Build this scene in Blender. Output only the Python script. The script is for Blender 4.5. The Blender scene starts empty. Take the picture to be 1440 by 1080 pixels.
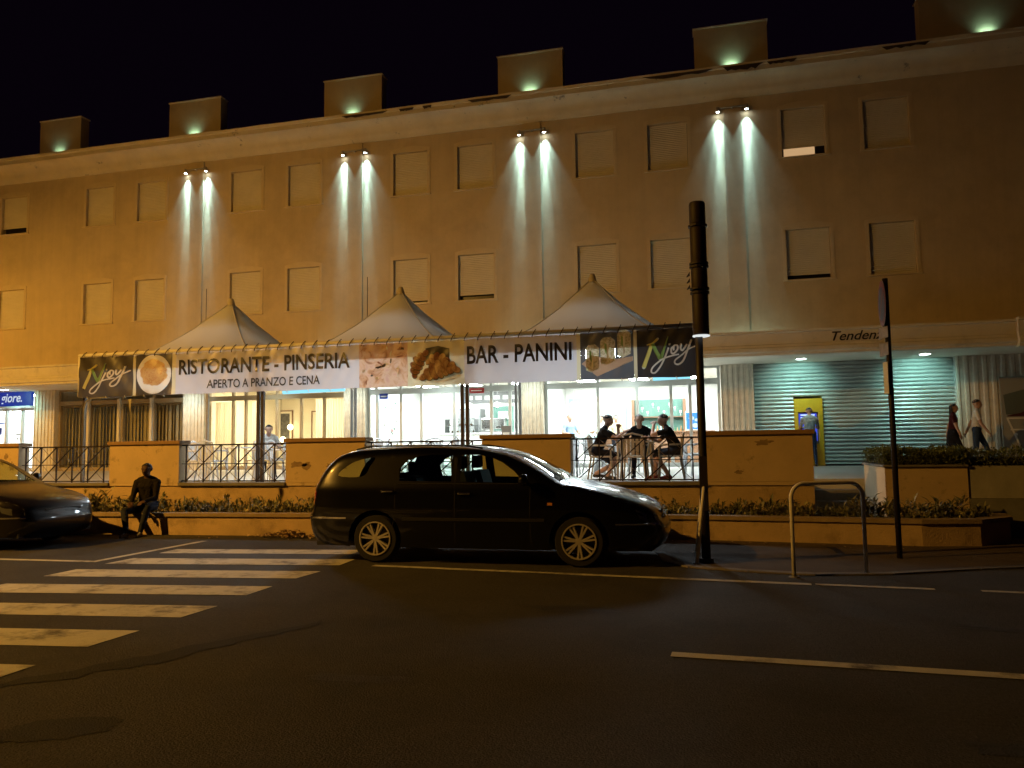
import bpy, bmesh, math, random
import numpy as np
from mathutils import Vector, Matrix
from mathutils.geometry import delaunay_2d_cdt
R = math.radians
PI = math.pi
random.seed(7)
sc = bpy.context.scene
C = sc.collection

# ------------------------------------------------------------------ camera
cam_d = bpy.data.cameras.new('camera')
cam = bpy.data.objects.new('camera', cam_d)
C.objects.link(cam)
sc.camera = cam
cam_d.sensor_width = 36.0
cam_d.lens = 27.05
cam_d.clip_start = 0.05
cam_d.clip_end = 800
_r = Vector((0.96930, 0.24549, -0.013865))
_u = Vector((0.03317, -0.07468, 0.99666))
_f = Vector((-0.24363, 0.96652, 0.08053))
cam.matrix_world = Matrix(((_r.x, _u.x, -_f.x, 0), (_r.y, _u.y, -_f.y, 0), (_r.z, _u.z, -_f.z, 1.45), (0, 0, 0, 1)))

# ------------------------------------------------------------------ night sky
world = bpy.data.worlds.new('World')
sc.world = world
world.use_nodes = True
wn = world.node_tree
sky = wn.nodes.new('ShaderNodeTexSky')
sky.sky_type = 'NISHITA'
sky.sun_disc = False
sky.sun_elevation = R(-4)
sky.sun_rotation = R(200)
tint = wn.nodes.new('ShaderNodeMix')
tint.data_type = 'RGBA'
tint.inputs[0].default_value = 0.97
tint.inputs[7].default_value = (0.55, 0.22, 0.75, 1)
wn.links.new(sky.outputs[0], tint.inputs[6])
wn.links.new(tint.outputs[2], wn.nodes['Background'].inputs[0])
wn.nodes['Background'].inputs[1].default_value = 0.0032

# ------------------------------------------------------------------ picture
vs = sc.view_settings
vs.view_transform = 'Standard'
vs.look = 'None'
vs.exposure = 0.0
vs.gamma = 1.0
vs.use_curve_mapping = False
sc.cycles.use_denoising = True
sc.cycles.max_bounces = 8
sc.cycles.diffuse_bounces = 3
sc.cycles.glossy_bounces = 3
sc.cycles.transmission_bounces = 6
sc.cycles.transparent_max_bounces = 16
sc.cycles.sample_clamp_indirect = 6.0
sc.cycles.caustics_reflective = False
sc.cycles.caustics_refractive = False

SODIUM = (1.0, 0.48, 0.066)
COOL = (0.46, 0.86, 1.0)

# ------------------------------------------------------------------ tags
def tag(o, label=None, cat=None, group=None, kind=None):
    if label: o['label'] = label
    if cat: o['category'] = cat
    if group: o['group'] = group
    if kind: o['kind'] = kind
    return o
def thing(name, label, cat, loc=(0, 0, 0), rz=0.0, group=None):
    o = bpy.data.objects.new(name, None)
    o.empty_display_size = 0.2
    C.objects.link(o)
    o.location = loc
    o.rotation_euler = (0, 0, rz)
    return tag(o, label, cat, group)
def link(name, me, m=None, parent=None, loc=None):
    o = bpy.data.objects.new(name, me)
    C.objects.link(o)
    if m is not None and not me.materials: me.materials.append(m)
    if parent is not None: o.parent = parent
    if loc is not None: o.location = loc
    return o
def copy_tree(o, parent=None):
    c = o.copy()
    C.objects.link(c)
    c.parent = parent
    for ch in list(o.children): copy_tree(ch, c)
    return c

# ------------------------------------------------------------------ mesh builder
class MB:
    def __init__(s): s.v = []; s.f = []; s.m = []
    def quad(s, a, b, c, d, mi=0):
        n = len(s.v); s.v += [a, b, c, d]; s.f.append((n, n+1, n+2, n+3)); s.m.append(mi); return s
    def poly(s, pts, mi=0):
        n = len(s.v); s.v += list(pts); s.f.append(tuple(range(n, n+len(pts)))); s.m.append(mi); return s
    def box(s, x0, x1, y0, y1, z0, z1, mi=0):
        n = len(s.v)
        s.v += [(x0,y0,z0),(x1,y0,z0),(x1,y1,z0),(x0,y1,z0),(x0,y0,z1),(x1,y0,z1),(x1,y1,z1),(x0,y1,z1)]
        for q in ((0,3,2,1),(4,5,6,7),(0,1,5,4),(1,2,6,5),(2,3,7,6),(3,0,4,7)):
            s.f.append(tuple(n+i for i in q)); s.m.append(mi)
        return s
    def tube(s, pts, r, seg=8, cap=True, mi=0):
        pts = [Vector(p) for p in pts]
        rs = r if isinstance(r, (list, tuple)) else [r]*len(pts)
        n0 = len(s.v); up = None
        for i, p in enumerate(pts):
            d = (pts[min(i+1, len(pts)-1)] - pts[max(i-1, 0)]).normalized()
            if up is None:
                up = Vector((0,0,1)) if abs(d.z) < .9 else Vector((1,0,0))
            a = d.cross(up).normalized(); b = a.cross(d).normalized(); up = b
            for k in range(seg):
                t = 2*PI*k/seg
                s.v.append(tuple(p + (a*math.cos(t) + b*math.sin(t))*rs[i]))
        for i in range(len(pts)-1):
            for k in range(seg):
                k2 = (k+1) % seg
                s.f.append((n0+i*seg+k, n0+(i+1)*seg+k, n0+(i+1)*seg+k2, n0+i*seg+k2)); s.m.append(mi)
        if cap:
            s.f.append(tuple(n0+k for k in range(seg))); s.m.append(mi)
            e = n0+(len(pts)-1)*seg
            s.f.append(tuple(e+k for k in reversed(range(seg)))); s.m.append(mi)
        return s
    def lathe(s, prof, seg=24, axis='z', c=(0,0,0), mi=0):
        n0 = len(s.v)
        for (r, h) in prof:
            for k in range(seg):
                t = 2*PI*k/seg; a = r*math.cos(t); b = r*math.sin(t)
                p = (a, b, h) if axis == 'z' else ((a, h, b) if axis == 'y' else (h, a, b))
                s.v.append((p[0]+c[0], p[1]+c[1], p[2]+c[2]))
        for i in range(len(prof)-1):
            for k in range(seg):
                k2 = (k+1) % seg
                q = (n0+i*seg+k, n0+i*seg+k2, n0+(i+1)*seg+k2, n0+(i+1)*seg+k)
                s.f.append(q if axis != 'y' else q[::-1]); s.m.append(mi)
        return s
    def prism(s, pts, a0, a1, axis='y', mi=0, caps=True):
        """extrude a 2-D outline; axis y: pts are (x,z); axis z: (x,y); axis x: (y,z)"""
        def P(p, a): return (p[0], a, p[1]) if axis == 'y' else ((p[0], p[1], a) if axis == 'z' else (a, p[0], p[1]))
        n = len(s.v); k = len(pts)
        s.v += [P(p, a0) for p in pts] + [P(p, a1) for p in pts]
        for i in range(k):
            j = (i+1) % k
            s.f.append((n+i, n+j, n+k+j, n+k+i)); s.m.append(mi)
        if caps:
            s.f.append(tuple(n+i for i in reversed(range(k)))); s.m.append(mi)
            s.f.append(tuple(n+k+i for i in range(k))); s.m.append(mi)
        return s
    def grid(s, fn, nu, nv, mi=0):
        n = len(s.v)
        for i in range(nu+1):
            for j in range(nv+1): s.v.append(tuple(fn(i/nu, j/nv)))
        for i in range(nu):
            for j in range(nv):
                a = n+i*(nv+1)+j
                s.f.append((a, a+nv+1, a+nv+2, a+1)); s.m.append(mi)
        return s
    def mesh(s, name, mats=(), smooth=False, merge=0, normals=True):
        me = bpy.data.meshes.new(name)
        me.from_pydata([tuple(map(float, p)) for p in s.v], [], s.f)
        for m in mats: me.materials.append(m)
        if len(mats) > 1: me.polygons.foreach_set('material_index', s.m)
        if merge or normals:
            bm = bmesh.new(); bm.from_mesh(me)
            if merge: bmesh.ops.remove_doubles(bm, verts=bm.verts, dist=merge)
            if normals: bmesh.ops.recalc_face_normals(bm, faces=bm.faces)
            bm.to_mesh(me); bm.free()
        if smooth:
            me.polygons.foreach_set('use_smooth', [True]*len(me.polygons))
            if smooth != True: 
                try: me.set_sharp_from_angle(angle=R(smooth))
                except Exception: pass
        me.update()
        return me
    def build(s, name, m, parent=None, smooth=False, loc=None, merge=0, normals=True):
        mats = m if isinstance(m, (list, tuple)) else (m,)
        return link(name, s.mesh(name, mats, smooth, merge, normals), None, parent, loc)
def boxo(name, m, parent, x0, x1, y0, y1, z0, z1, bev=0.0):
    mb = MB().box(x0, x1, y0, y1, z0, z1)
    me = mb.mesh(name, (m,))
    if bev:
        bm = bmesh.new(); bm.from_mesh(me)
        bmesh.ops.bevel(bm, geom=bm.edges[:], offset=bev, segments=2, affect='EDGES', profile=.6)
        bm.to_mesh(me); bm.free()
    return link(name, me, None, parent)

# ------------------------------------------------------------------ materials
def new_mat(name):
    m = bpy.data.materials.new(name); m.use_nodes = True
    nt = m.node_tree; return m, nt, nt.nodes['Principled BSDF']
def mat(name, col, rough=.6, metal=0., var=.0, scale=6., bump=0., bscale=60., dirt=None, dscale=1.2, damt=.5, dlo=.55, dhi=.75, spec=.5, coat=0., streak=0.):
    m, nt, b = new_mat(name)
    N, L = nt.nodes, nt.links
    b.inputs['Roughness'].default_value = rough
    b.inputs['Metallic'].default_value = metal
    b.inputs['Specular IOR Level'].default_value = spec
    b.inputs['Coat Weight'].default_value = coat
    b.inputs['Coat Roughness'].default_value = .04
    col = tuple(col)+(1,)
    b.inputs['Base Color'].default_value = col
    if var or bump or dirt:
        tc = N.new('ShaderNodeTexCoord'); geo = N.new('ShaderNodeNewGeometry')
        out = None
        if var:
            n1 = N.new('ShaderNodeTexNoise'); n1.inputs['Scale'].default_value = scale
            n1.inputs['Detail'].default_value = 6; n1.inputs['Roughness'].default_value = .65
            L.new(geo.outputs['Position'], n1.inputs['Vector'])
            mr = N.new('ShaderNodeMapRange'); mr.inputs[1].default_value = .25; mr.inputs[2].default_value = .75
            mr.inputs[3].default_value = 1-var; mr.inputs[4].default_value = 1+var
            L.new(n1.outputs[0], mr.inputs[0])
            mx = N.new('ShaderNodeMix'); mx.data_type = 'RGBA'; mx.blend_type = 'MULTIPLY'; mx.inputs[0].default_value = 1
            mx.inputs[6].default_value = col
            L.new(mr.outputs[0], mx.inputs[7]); out = mx.outputs[2]
        if streak:
            mp = N.new('ShaderNodeMapping'); mp.inputs['Scale'].default_value = (2.2, 2.2, .10)
            L.new(geo.outputs['Position'], mp.inputs[0])
            n4 = N.new('ShaderNodeTexNoise'); n4.inputs['Scale'].default_value = 1.0; n4.inputs['Detail'].default_value = 7; n4.inputs['Roughness'].default_value = .72
            L.new(mp.outputs[0], n4.inputs['Vector'])
            mr4 = N.new('ShaderNodeMapRange'); mr4.inputs[1].default_value = .48; mr4.inputs[2].default_value = .74; mr4.inputs[3].default_value = 1; mr4.inputs[4].default_value = 1-streak
            L.new(n4.outputs[0], mr4.inputs[0])
            mx4 = N.new('ShaderNodeMix'); mx4.data_type = 'RGBA'; mx4.blend_type = 'MULTIPLY'; mx4.inputs[0].default_value = 1
            L.new(out, mx4.inputs[6]); L.new(mr4.outputs[0], mx4.inputs[7]); out = mx4.outputs[2]
        if dirt:
            n2 = N.new('ShaderNodeTexNoise'); n2.inputs['Scale'].default_value = dscale; n2.inputs['Detail'].default_value = 8
            n2.inputs['Roughness'].default_value = .7
            L.new(geo.outputs['Position'], n2.inputs['Vector'])
            mr2 = N.new('ShaderNodeMapRange'); mr2.inputs[1].default_value = dlo; mr2.inputs[2].default_value = dhi
            mr2.inputs[3].default_value = 0; mr2.inputs[4].default_value = damt
            L.new(n2.outputs[0], mr2.inputs[0])
            mx2 = N.new('ShaderNodeMix'); mx2.data_type = 'RGBA'
            L.new(mr2.outputs[0], mx2.inputs[0])
            if out: L.new(out, mx2.inputs[6])
            else: mx2.inputs[6].default_value = col
            mx2.inputs[7].default_value = tuple(dirt)+(1,)
            out = mx2.outputs[2]
        if out: L.new(out, b.inputs['Base Color'])
        if bump:
            n3 = N.new('ShaderNodeTexNoise'); n3.inputs['Scale'].default_value = bscale; n3.inputs['Detail'].default_value = 4
            L.new(geo.outputs['Position'], n3.inputs['Vector'])
            bp = N.new('ShaderNodeBump'); bp.inputs['Strength'].default_value = bump; bp.inputs['Distance'].default_value = .02
            L.new(n3.outputs[0], bp.inputs['Height']); L.new(bp.outputs[0], b.inputs['Normal'])
    return m
def emit(name, col, s):
    m, nt, b = new_mat(name)
    b.inputs['Base Color'].default_value = (0, 0, 0, 1)
    b.inputs['Emission Color'].default_value = tuple(col)+(1,)
    b.inputs['Emission Strength'].default_value = s
    return m
def glass(name, tint=(1, 1, 1), refl=1.0):
    m = bpy.data.materials.new(name); m.use_nodes = True
    nt = m.node_tree; N, L = nt.nodes, nt.links
    N.remove(N['Principled BSDF'])
    t = N.new('ShaderNodeBsdfTransparent'); t.inputs[0].default_value = tuple(tint)+(1,)
    g = N.new('ShaderNodeBsdfGlossy'); g.inputs['Roughness'].default_value = .03
    lw = N.new('ShaderNodeLayerWeight'); lw.inputs[0].default_value = .5
    pw_ = N.new('ShaderNodeMath'); pw_.operation = 'POWER'; pw_.inputs[1].default_value = 5; L.new(lw.outputs['Facing'], pw_.inputs[0])
    mu = N.new('ShaderNodeMath'); mu.operation = 'MULTIPLY_ADD'; mu.inputs[1].default_value = .95*refl; mu.inputs[2].default_value = .04*refl
    L.new(pw_.outputs[0], mu.inputs[0])
    mx = N.new('ShaderNodeMixShader')
    L.new(mu.outputs[0], mx.inputs[0]); L.new(t.outputs[0], mx.inputs[1]); L.new(g.outputs[0], mx.inputs[2])
    L.new(mx.outputs[0], N['Material Output'].inputs[0])
    return m
def cloth(name, col, trans=.35, var=0., scale=8., rough=.7, two=None, pattern=None, gloss=0.08):
    """thin woven or printed sheet that lets some light through"""
    m = bpy.data.materials.new(name); m.use_nodes = True
    nt = m.node_tree; N, L = nt.nodes, nt.links
    N.remove(N['Principled BSDF'])
    d = N.new('ShaderNodeBsdfDiffuse'); t = N.new('ShaderNodeBsdfTranslucent'); g = N.new('ShaderNodeBsdfGlossy')
    g.inputs['Roughness'].default_value = .35
    mx = N.new('ShaderNodeMixShader'); mx.inputs[0].default_value = trans
    m2 = N.new('ShaderNodeMixShader'); m2.inputs[0].default_value = gloss
    L.new(d.outputs[0], mx.inputs[1]); L.new(t.outputs[0], mx.inputs[2])
    L.new(mx.outputs[0], m2.inputs[1]); L.new(g.outputs[0], m2.inputs[2])
    L.new(m2.outputs[0], N['Material Output'].inputs[0])
    d.inputs[0].default_value = tuple(col)+(1,); t.inputs[0].default_value = tuple(col)+(1,)
    if two:
        geo = N.new('ShaderNodeNewGeometry')
        if pattern == 'voronoi':
            n = N.new('ShaderNodeTexVoronoi'); n.inputs['Scale'].default_value = scale
        else:
            n = N.new('ShaderNodeTexNoise'); n.inputs['Scale'].default_value = scale; n.inputs['Detail'].default_value = 5
            n.inputs['Distortion'].default_value = 1.5
        L.new(geo.outputs['Position'], n.inputs['Vector'])
        cr = N.new('ShaderNodeValToRGB')
        L.new(n.outputs[0], cr.inputs[0])
        e = cr.color_ramp.elements
        e[0].position = .28; e[0].color = tuple(col)+(1,)
        e[1].position = .68; e[1].color = tuple(two[-1])+(1,)
        for i, cc in enumerate(two[:-1]):
            q = e.new(.28+.4*(i+1)/len(two)); q.color = tuple(cc)+(1,)
        L.new(cr.outputs[0], d.inputs[0]); L.new(cr.outputs[0], t.inputs[0])
    return m

M = {}
M['stucco'] = mat('ochre_stucco', (.64, .52, .34), .9, var=.10, scale=1.1, bump=.25, bscale=90, dirt=(.40, .31, .20), dscale=.5, damt=.55, dlo=.48, dhi=.75, streak=.11)
M['stucco_low'] = mat('terrace_stucco', (.66, .50, .30), .9, var=.10, scale=2.5, bump=.35, bscale=70, dirt=(.22, .15, .08), dscale=2.6, damt=.7, dlo=.60, dhi=.70)
M['base_stucco'] = mat('stained_base_stucco', (.58, .42, .23), .92, var=.2, scale=2.0, bump=.5, bscale=45, dirt=(.16, .11, .06), dscale=1.7, damt=.75, dlo=.52, dhi=.72)
M['cornice'] = mat('cornice_plaster', (.80, .71, .54), .85, var=.12, scale=1.5, bump=.25, bscale=50, dirt=(.10, .08, .06), dscale=2.2, damt=.85, dlo=.62, dhi=.70)
M['trim'] = mat('window_surround_plaster', (.66, .55, .38), .85, var=.08, scale=3)
M['shutter'] = mat('beige_roller_shutter', (.74, .68, .56), .6, var=.07, scale=2)
M['dark_gap'] = mat('dark_window_gap', (.015, .012, .012), .3)
M['fascia'] = mat('fascia_panel', (.68, .62, .50), .8, var=.12, scale=1.3, dirt=(.25, .2, .14), dscale=1.5, damt=.5)
M['soffit'] = mat('soffit_plaster', (.78, .74, .64), .8, var=.06, scale=2)
M['column'] = mat('travertine_column', (.74, .68, .56), .7, var=.18, scale=5, bump=.2, bscale=25)
M['roll'] = mat('painted_steel_shutter', (.52, .56, .54), .45, metal=.3, var=.12, scale=2.0, dirt=(.22, .22, .2), dscale=1.3, damt=.5)
M['asphalt'] = mat('asphalt', (.054, .050, .047), .80, var=.6, scale=34, bump=1.1, bscale=75, dirt=(.022, .021, .021), dscale=.6, damt=.85, dlo=.45, dhi=.7)
M['asphalt_dark'] = mat('asphalt_repair', (.015, .014, .014), .75, var=.3, scale=3, bump=1.0, bscale=90)
M['oil'] = mat('old_oil_stain', (.030, .028, .027), .6, var=.5, scale=9, bump=1.0, bscale=75)
M['pavement'] = mat('worn_pavement', (.10, .075, .05), .85, var=.3, scale=2, bump=.7, bscale=60, dirt=(.04, .035, .03), dscale=1.5, damt=.7)
M['kerb'] = mat('kerb_stone', (.22, .2, .17), .85, var=.25, scale=4, bump=.5, bscale=40)
M['paint'] = mat('road_paint', (.62, .60, .54), .75, var=.12, scale=5, bump=.6, bscale=110, dirt=(.10, .09, .08), dscale=2.6, damt=.9, dlo=.50, dhi=.66)
M['tile'] = mat('terrace_tile', (.62, .60, .56), .35, var=.08, scale=2)
M['white'] = mat('white_paint', (.80, .80, .78), .55)
M['offwhite'] = mat('cream_paint', (.74, .70, .60), .6, var=.05)
M['cream'] = mat('warm_interior_plaster', (.78, .68, .48), .8)
M['teal'] = mat('teal_green_panel', (.10, .22, .18), .5)
M['greydark'] = mat('grey_panel', (.18, .18, .18), .5)
M['alu'] = mat('grey_aluminium_frame', (.62, .65, .64), .45, metal=.1)
M['alu_warm'] = mat('bronze_aluminium_frame', (.42, .34, .22), .5, metal=.1)
M['iron'] = mat('dark_iron', (.020, .012, .010), .5, metal=.3)
M['iron_brown'] = mat('brown_iron', (.05, .035, .03), .6, metal=.2)  # lighter, browner iron tone than the dark one
M['pole_dark'] = mat('dark_pole_paint', (.018, .013, .012), .55, var=.2)
M['pole_red'] = mat('brown_red_sheath', (.020, .009, .007), .6, var=.3, scale=8)
M['galv'] = mat('galvanised_steel', (.30, .29, .27), .5, metal=.7, var=.15, scale=8)
M['barrier'] = mat('chipped_cream_paint', (.84, .80, .68), .55, var=.15, scale=9, dirt=(.25, .16, .10), dscale=9, damt=.6, dlo=.60, dhi=.66)
M['soil'] = mat('planter_soil', (.035, .026, .018), .95, bump=1, bscale=40)
M['wood'] = mat('brown_wood', (.20, .10, .05), .5, var=.2, scale=4)
M['red'] = mat('sign_red', (.45, .03, .03), .5)
M['blue'] = mat('sign_blue', (.02, .05, .38), .5)
M['glass'] = glass('shop_glass', (.97, .98, .97))
M['carglass'] = glass('car_glass', (.78, .90, .87))
M['tent'] = cloth('pvc_tent_fabric', (.62, .61, .57), trans=.08, gloss=.10)
M['blinds'] = cloth('vertical_blinds', (.70, .62, .45), trans=.35)
M['curtain'] = cloth('sheer_curtain', (.86, .80, .64), trans=.55)
M['leaf'] = None
# ------------------------------------------------------------------ street lamps (they stand beyond the edges of the picture and light the street)
def spot(name, parent, loc, target, energy, size, blend, col, radius=.08):
    d = bpy.data.lights.new(name, 'SPOT')
    d.energy = energy; d.spot_size = R(size); d.spot_blend = blend; d.color = col; d.shadow_soft_size = radius
    o = bpy.data.objects.new(name, d); C.objects.link(o)
    o.parent = parent
    o.location = loc
    o.rotation_euler = (Vector(target)-Vector(loc)).to_track_quat('-Z', 'Y').to_euler()
    return o
M['sodium_lens'] = emit('sodium_lamp_lens', SODIUM, 30)
def street_lamp(x, y, zt, arm, energy, target, size, label):
    t = thing('street_lamp', label, 'street lamp', (x, y, 0))
    MB().tube([(0, 0, 0), (0, 0, zt*.5), (0, 0, zt)], [.09, .075, .055], 12).build('pole', M['galv'], t, True)
    ax, ay = arm
    MB().tube([(0, 0, zt-.05), (ax*.5, ay*.5, zt+.18), (ax, ay, zt+.2)], .035, 8).build('arm', M['galv'], t, True)
    MB().lathe([(.0, .14), (.12, .12), (.2, .02), (.21, 0)], 16, c=(ax, ay, zt+.1)).build('lamp_head', M['galv'], t, True)
    MB().lathe([(.0, -.01), (.19, 0)], 16, c=(ax, ay, zt+.095)).build('lens', M['sodium_lens'], t)
    spot('lamp_light', t, (ax, ay, zt+.06), (target[0]-x, target[1]-y, target[2]), energy, size, 1.0, SODIUM, .12)
street_lamp(-19.3, -.1, 10.9, (.8, .6), 18500, (-16.3, 7.2, 0), 148, 'tall galvanised street lamp standing up the road')
street_lamp(-31.0, 13.0, 7.2, (.6, 1.0), 3600, (-26.5, 21, 0), 150, 'shorter galvanised street lamp beside the blue-signed shop')

# ------------------------------------------------------------------ ground
road = MB().quad((-150, -60, 0), (150, -60, 0), (150, 140, 0), (-150, 140, 0)).build('road', M['asphalt'])
tag(road, kind='structure')
def sheet(name, m, pts, z, parent=road):
    return MB().poly([(p[0], p[1], z) for p in pts]).build(name, m, parent)
for i, yt in enumerate((4.43, 5.42, 6.42, 7.42, 8.42, 9.38, 10.3)):
    w = .50 if i < 6 else .42
    xl = -7.62
    sl = .115
    yl = yt-(-4.5-xl)*sl
    j = [random.uniform(-.03, .03) for _ in range(8)]
    sheet('crosswalk_stripe', M['paint'], [(xl+j[0], yl-w+j[1]*.4), (-4.5+j[2], yt-w+j[3]*.4), (-4.5+j[4], yt+j[5]*.4), (xl+j[6], yl+j[7]*.4)], .005)
def line(a, b, w):
    a, b = Vector(a), Vector(b); d = (b-a).normalized(); n = Vector((-d.y, d.x))*w/2
    sheet('parking_line', M['paint'], [a-n, b-n, b+n, a+n], .006)
line((-4.05, 8.93), (.98, 8.48), .11); line((1.02, 8.49), (2.1, 8.40), .09); line((2.5, 8.38), (4.2, 8.24), .09)
line((-12.5, 8.60), (-7.95, 8.66), .11); line((-7.92, 8.62), (-7.86, 10.9), .11)
a, b = Vector((-.29, 5.54)), Vector((3.4, 5.36))
d = (b-a).normalized(); n = Vector((-d.y, d.x))*.06
sheet('lane_line', M['paint'], [a-n, b-n, b+n, a+n], .006)
def blob(cx, cy, rx, ry, rot, n=26, rough=.1):
    out = []
    for i in range(n):
        t = 2*PI*i/n; r = 1+random.uniform(-rough, rough)
        x, y = rx*r*math.cos(t), ry*r*math.sin(t)
        out.append((cx+x*math.cos(rot)-y*math.sin(rot), cy+x*math.sin(rot)+y*math.cos(rot)))
    return out
sheet('asphalt_patch', M['asphalt_dark'], blob(-3.36, 3.45, .31, .17, .5, 34, .13), .003)
for (bx, by, brx, bry) in ((1.6, 4.2, .5, .10), (-1.2, 6.9, .45, .12), (2.6, 6.7, .7, .09), (-2.2, 4.6, .3, .08), (-6.0, 9.9, .5, .12)):
    sheet('oil_stain', M['oil'], blob(bx, by, brx, bry, random.uniform(-.15, .15), 30, .35), .0025)
crack = []
for i in range(22):
    t = i/21; crack.append((-4.55+1.35*t+random.uniform(-.05, .05), 3.75+2.3*t+random.uniform(-.06, .06)))
crack2 = [(x+.02+.20*math.sin(3.1*i/21)*random.uniform(.5, 1.1), y-.03-.15*math.sin(3.1*i/21)*random.uniform(.5, 1.1)) for i, (x, y) in enumerate(crack)]
sheet('asphalt_patch', M['asphalt_dark'], crack+crack2[::-1], .0035)

# pavement with its kerb beside the barriers
pav_pts = [(-.75, 12.2), (-.70, 10.6), (-.55, 9.75), (-.25, 9.38), (.4, 9.18), (1.1, 9.06), (1.9, 9.25), (2.9, 9.75), (4.5, 10.4), (14, 12.0), (14, 12.9), (-.75, 12.9)]
pv = MB().prism(pav_pts, .004, .014, 'z').build('pavement', M['pavement'])
tag(pv, kind='structure')
for i in range(1, 9):
    a, b = Vector(pav_pts[i]), Vector(pav_pts[i+1])
    nseg = max(1, int((b-a).length/.8))
    for k in range(nseg):
        p = a.lerp(b, k/nseg+.006); q = a.lerp(b, (k+1)/nseg-.006)
        dd = (q-p).normalized(); nn = Vector((-dd.y, dd.x))
        o1, o2 = p-nn*.02, q-nn*.02; i1, i2 = p+nn*.10, q+nn*.10
        MB().prism([tuple(o1), tuple(o2), tuple(i2), tuple(i1)], .002, .018, 'z').build('kerb_stone', M['kerb'], pv)

# ------------------------------------------------------------------ the long building
YU, YC, YG, YF = 22.8, 23.0, 23.25, 20.9        # upper wall, columns, shop fronts, canopy front
ZF = .78                                          # floor of the terrace and the shops
XL, XR = -36.0, 16.0
PIL = [1.02+6.0*k for k in range(-6, 3)]          # pilaster centres
bld = thing('building', 'long ochre three-storey building with roller shutters and lit shops below', 'building', (0, YU, 0))
def Y(y): return y-YU
win = []
for c in PIL:
    for dx in (1.34, 3.53):
        for (z0, z1, row) in ((9.61, 11.02, 1), (6.04, 7.485, 0)):
            if c+dx > 7.5: continue
            win.append((c+dx, c+dx+1.17, z0, z1, row))
def wall_holes(mb, x0, x1, z0, z1, holes, y, depth):
    xs = sorted({x0, x1, *[h[0] for h in holes], *[h[1] for h in holes]}); zs = sorted({z0, z1, *[h[2] for h in holes], *[h[3] for h in holes]})
    xs = [x for x in xs if x0 <= x <= x1]
    for i in range(len(xs)-1):
        for j in range(len(zs)-1):
            cx, cz = (xs[i]+xs[i+1])/2, (zs[j]+zs[j+1])/2
            if any(h[0] < cx < h[1] and h[2] < cz < h[3] for h in holes): continue
            mb.quad((xs[i], y, zs[j]), (xs[i+1], y, zs[j]), (xs[i+1], y, zs[j+1]), (xs[i], y, zs[j+1]))
    for h in holes:
        a, b, c, d = h[:4]
        mb.quad((a, y, c), (a, y, d), (a, y+depth, d), (a, y+depth, c)); mb.quad((b, y, c), (b, y+depth, c), (b, y+depth, d), (b, y, d))
        mb.quad((a, y, d), (b, y, d), (b, y+depth, d), (a, y+depth, d)); mb.quad((a, y, c), (a, y+depth, c), (b, y+depth, c), (b, y, c))
wl = MB()
wall_holes(wl, XL, XR, 3.9, 12.2, [w for w in win if XL < w[0] and w[1] < XR], 0, .22)
wl.quad((XL, 0, 3.9), (XL, 9, 3.9), (XL, 9, 12.2), (XL, 0, 12.2)); wl.quad((XR, 0, 3.9), (XR, 0, 12.2), (XR, 9, 12.2), (XR, 9, 3.9))
wl.build('wall', M['stucco'], bld, normals=False)
# coved cornice and gutter
prof = [(0, 11.52), (-.05, 11.52), (-.06, 11.60), (-.10, 11.66)]
for i in range(9):
    t = i/8*PI/2; prof.append((-.12-.36*(1-math.cos(t)), 11.70+.36*math.sin(t)))
prof += [(-.52, 12.06), (-.52, 12.20), (-.56, 12.22), (-.58, 12.30), (-.55, 12.30), (-.50, 12.26), (.2, 12.26), (.2, 11.52)]
cm = MB()
n0 = len(cm.v)
nx = 140
for i in range(nx+1):
    x = XL-.3+(XR-XL+.6)*i/nx
    for (py, pz) in prof:
        chip = 0
        cm.v.append((x, py+random.uniform(-.004, .004), pz+random.uniform(-.006, .006)))
k = len(prof)
for i in range(nx):
    for j in range(k):
        j2 = (j+1) % k
        cm.f.append((n0+i*k+j, n0+(i+1)*k+j, n0+(i+1)*k+j2, n0+i*k+j2)); cm.m.append(0)
cm.build('cornice', M['cornice'], bld, 40)
MB().box(XL, XR, .21, 9, 12.0, 12.28).build('roof', mat('roof_felt', (.05, .04, .04), .9), bld)
# peeling gutter flashing
fl = mat('torn_flashing', (.07, .05, .04), .7, var=.3)
for x, w, s in ((-11.2, 1.6, .05), (-9.2, .5, .04), (-8.4, .3, .05), (-1.5, 2.0, .06), (.8, 1.1, .09), (2.0, .8, .05), (5.0, 1.2, .06), (-6.9, 1.4, .045)):
    pts = [(x, 12.235)]
    for i in range(9): pts.append((x+w*(i+1)/10, 12.19-s*random.uniform(.1, 1.2)))
    pts += [(x+w, 12.235)]
    MB().prism(pts, -.588, -.575).build('torn_flashing', fl, bld)

sl_me = None
def shutter_mesh(w, hgt, pitch=.055):
    mb = MB(); n = max(1, int(hgt/pitch))
    for i in range(n):
        z1 = -hgt*i/n; z0 = -hgt*(i+1)/n; zm = z1-(z1-z0)*.82
        mb.quad((0, 0, zm), (w, 0, zm), (w, -.012, (z1+zm)/2), (0, -.012, (z1+zm)/2))
        mb.quad((0, -.012, (z1+zm)/2), (w, -.012, (z1+zm)/2), (w, 0, z1), (0, 0, z1))
        mb.quad((0, .006, z0), (w, .006, z0), (w, 0, zm), (0, 0, zm))
    mb.box(0, w, -.014, .012, -hgt-.03, -hgt)
    return mb.mesh('roller_shutter', (M['shutter'],), normals=False)
shut_cache = {}
gap = {}   # how far a shutter is left open at its foot
def near(c, dx, row): return (round(c+dx, 2), row)
for key, g in (((-3, 1), .0),): pass
opens = {(0, .0): 0}
OPEN = {(-13.98+3.53, 0): .0}
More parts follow.
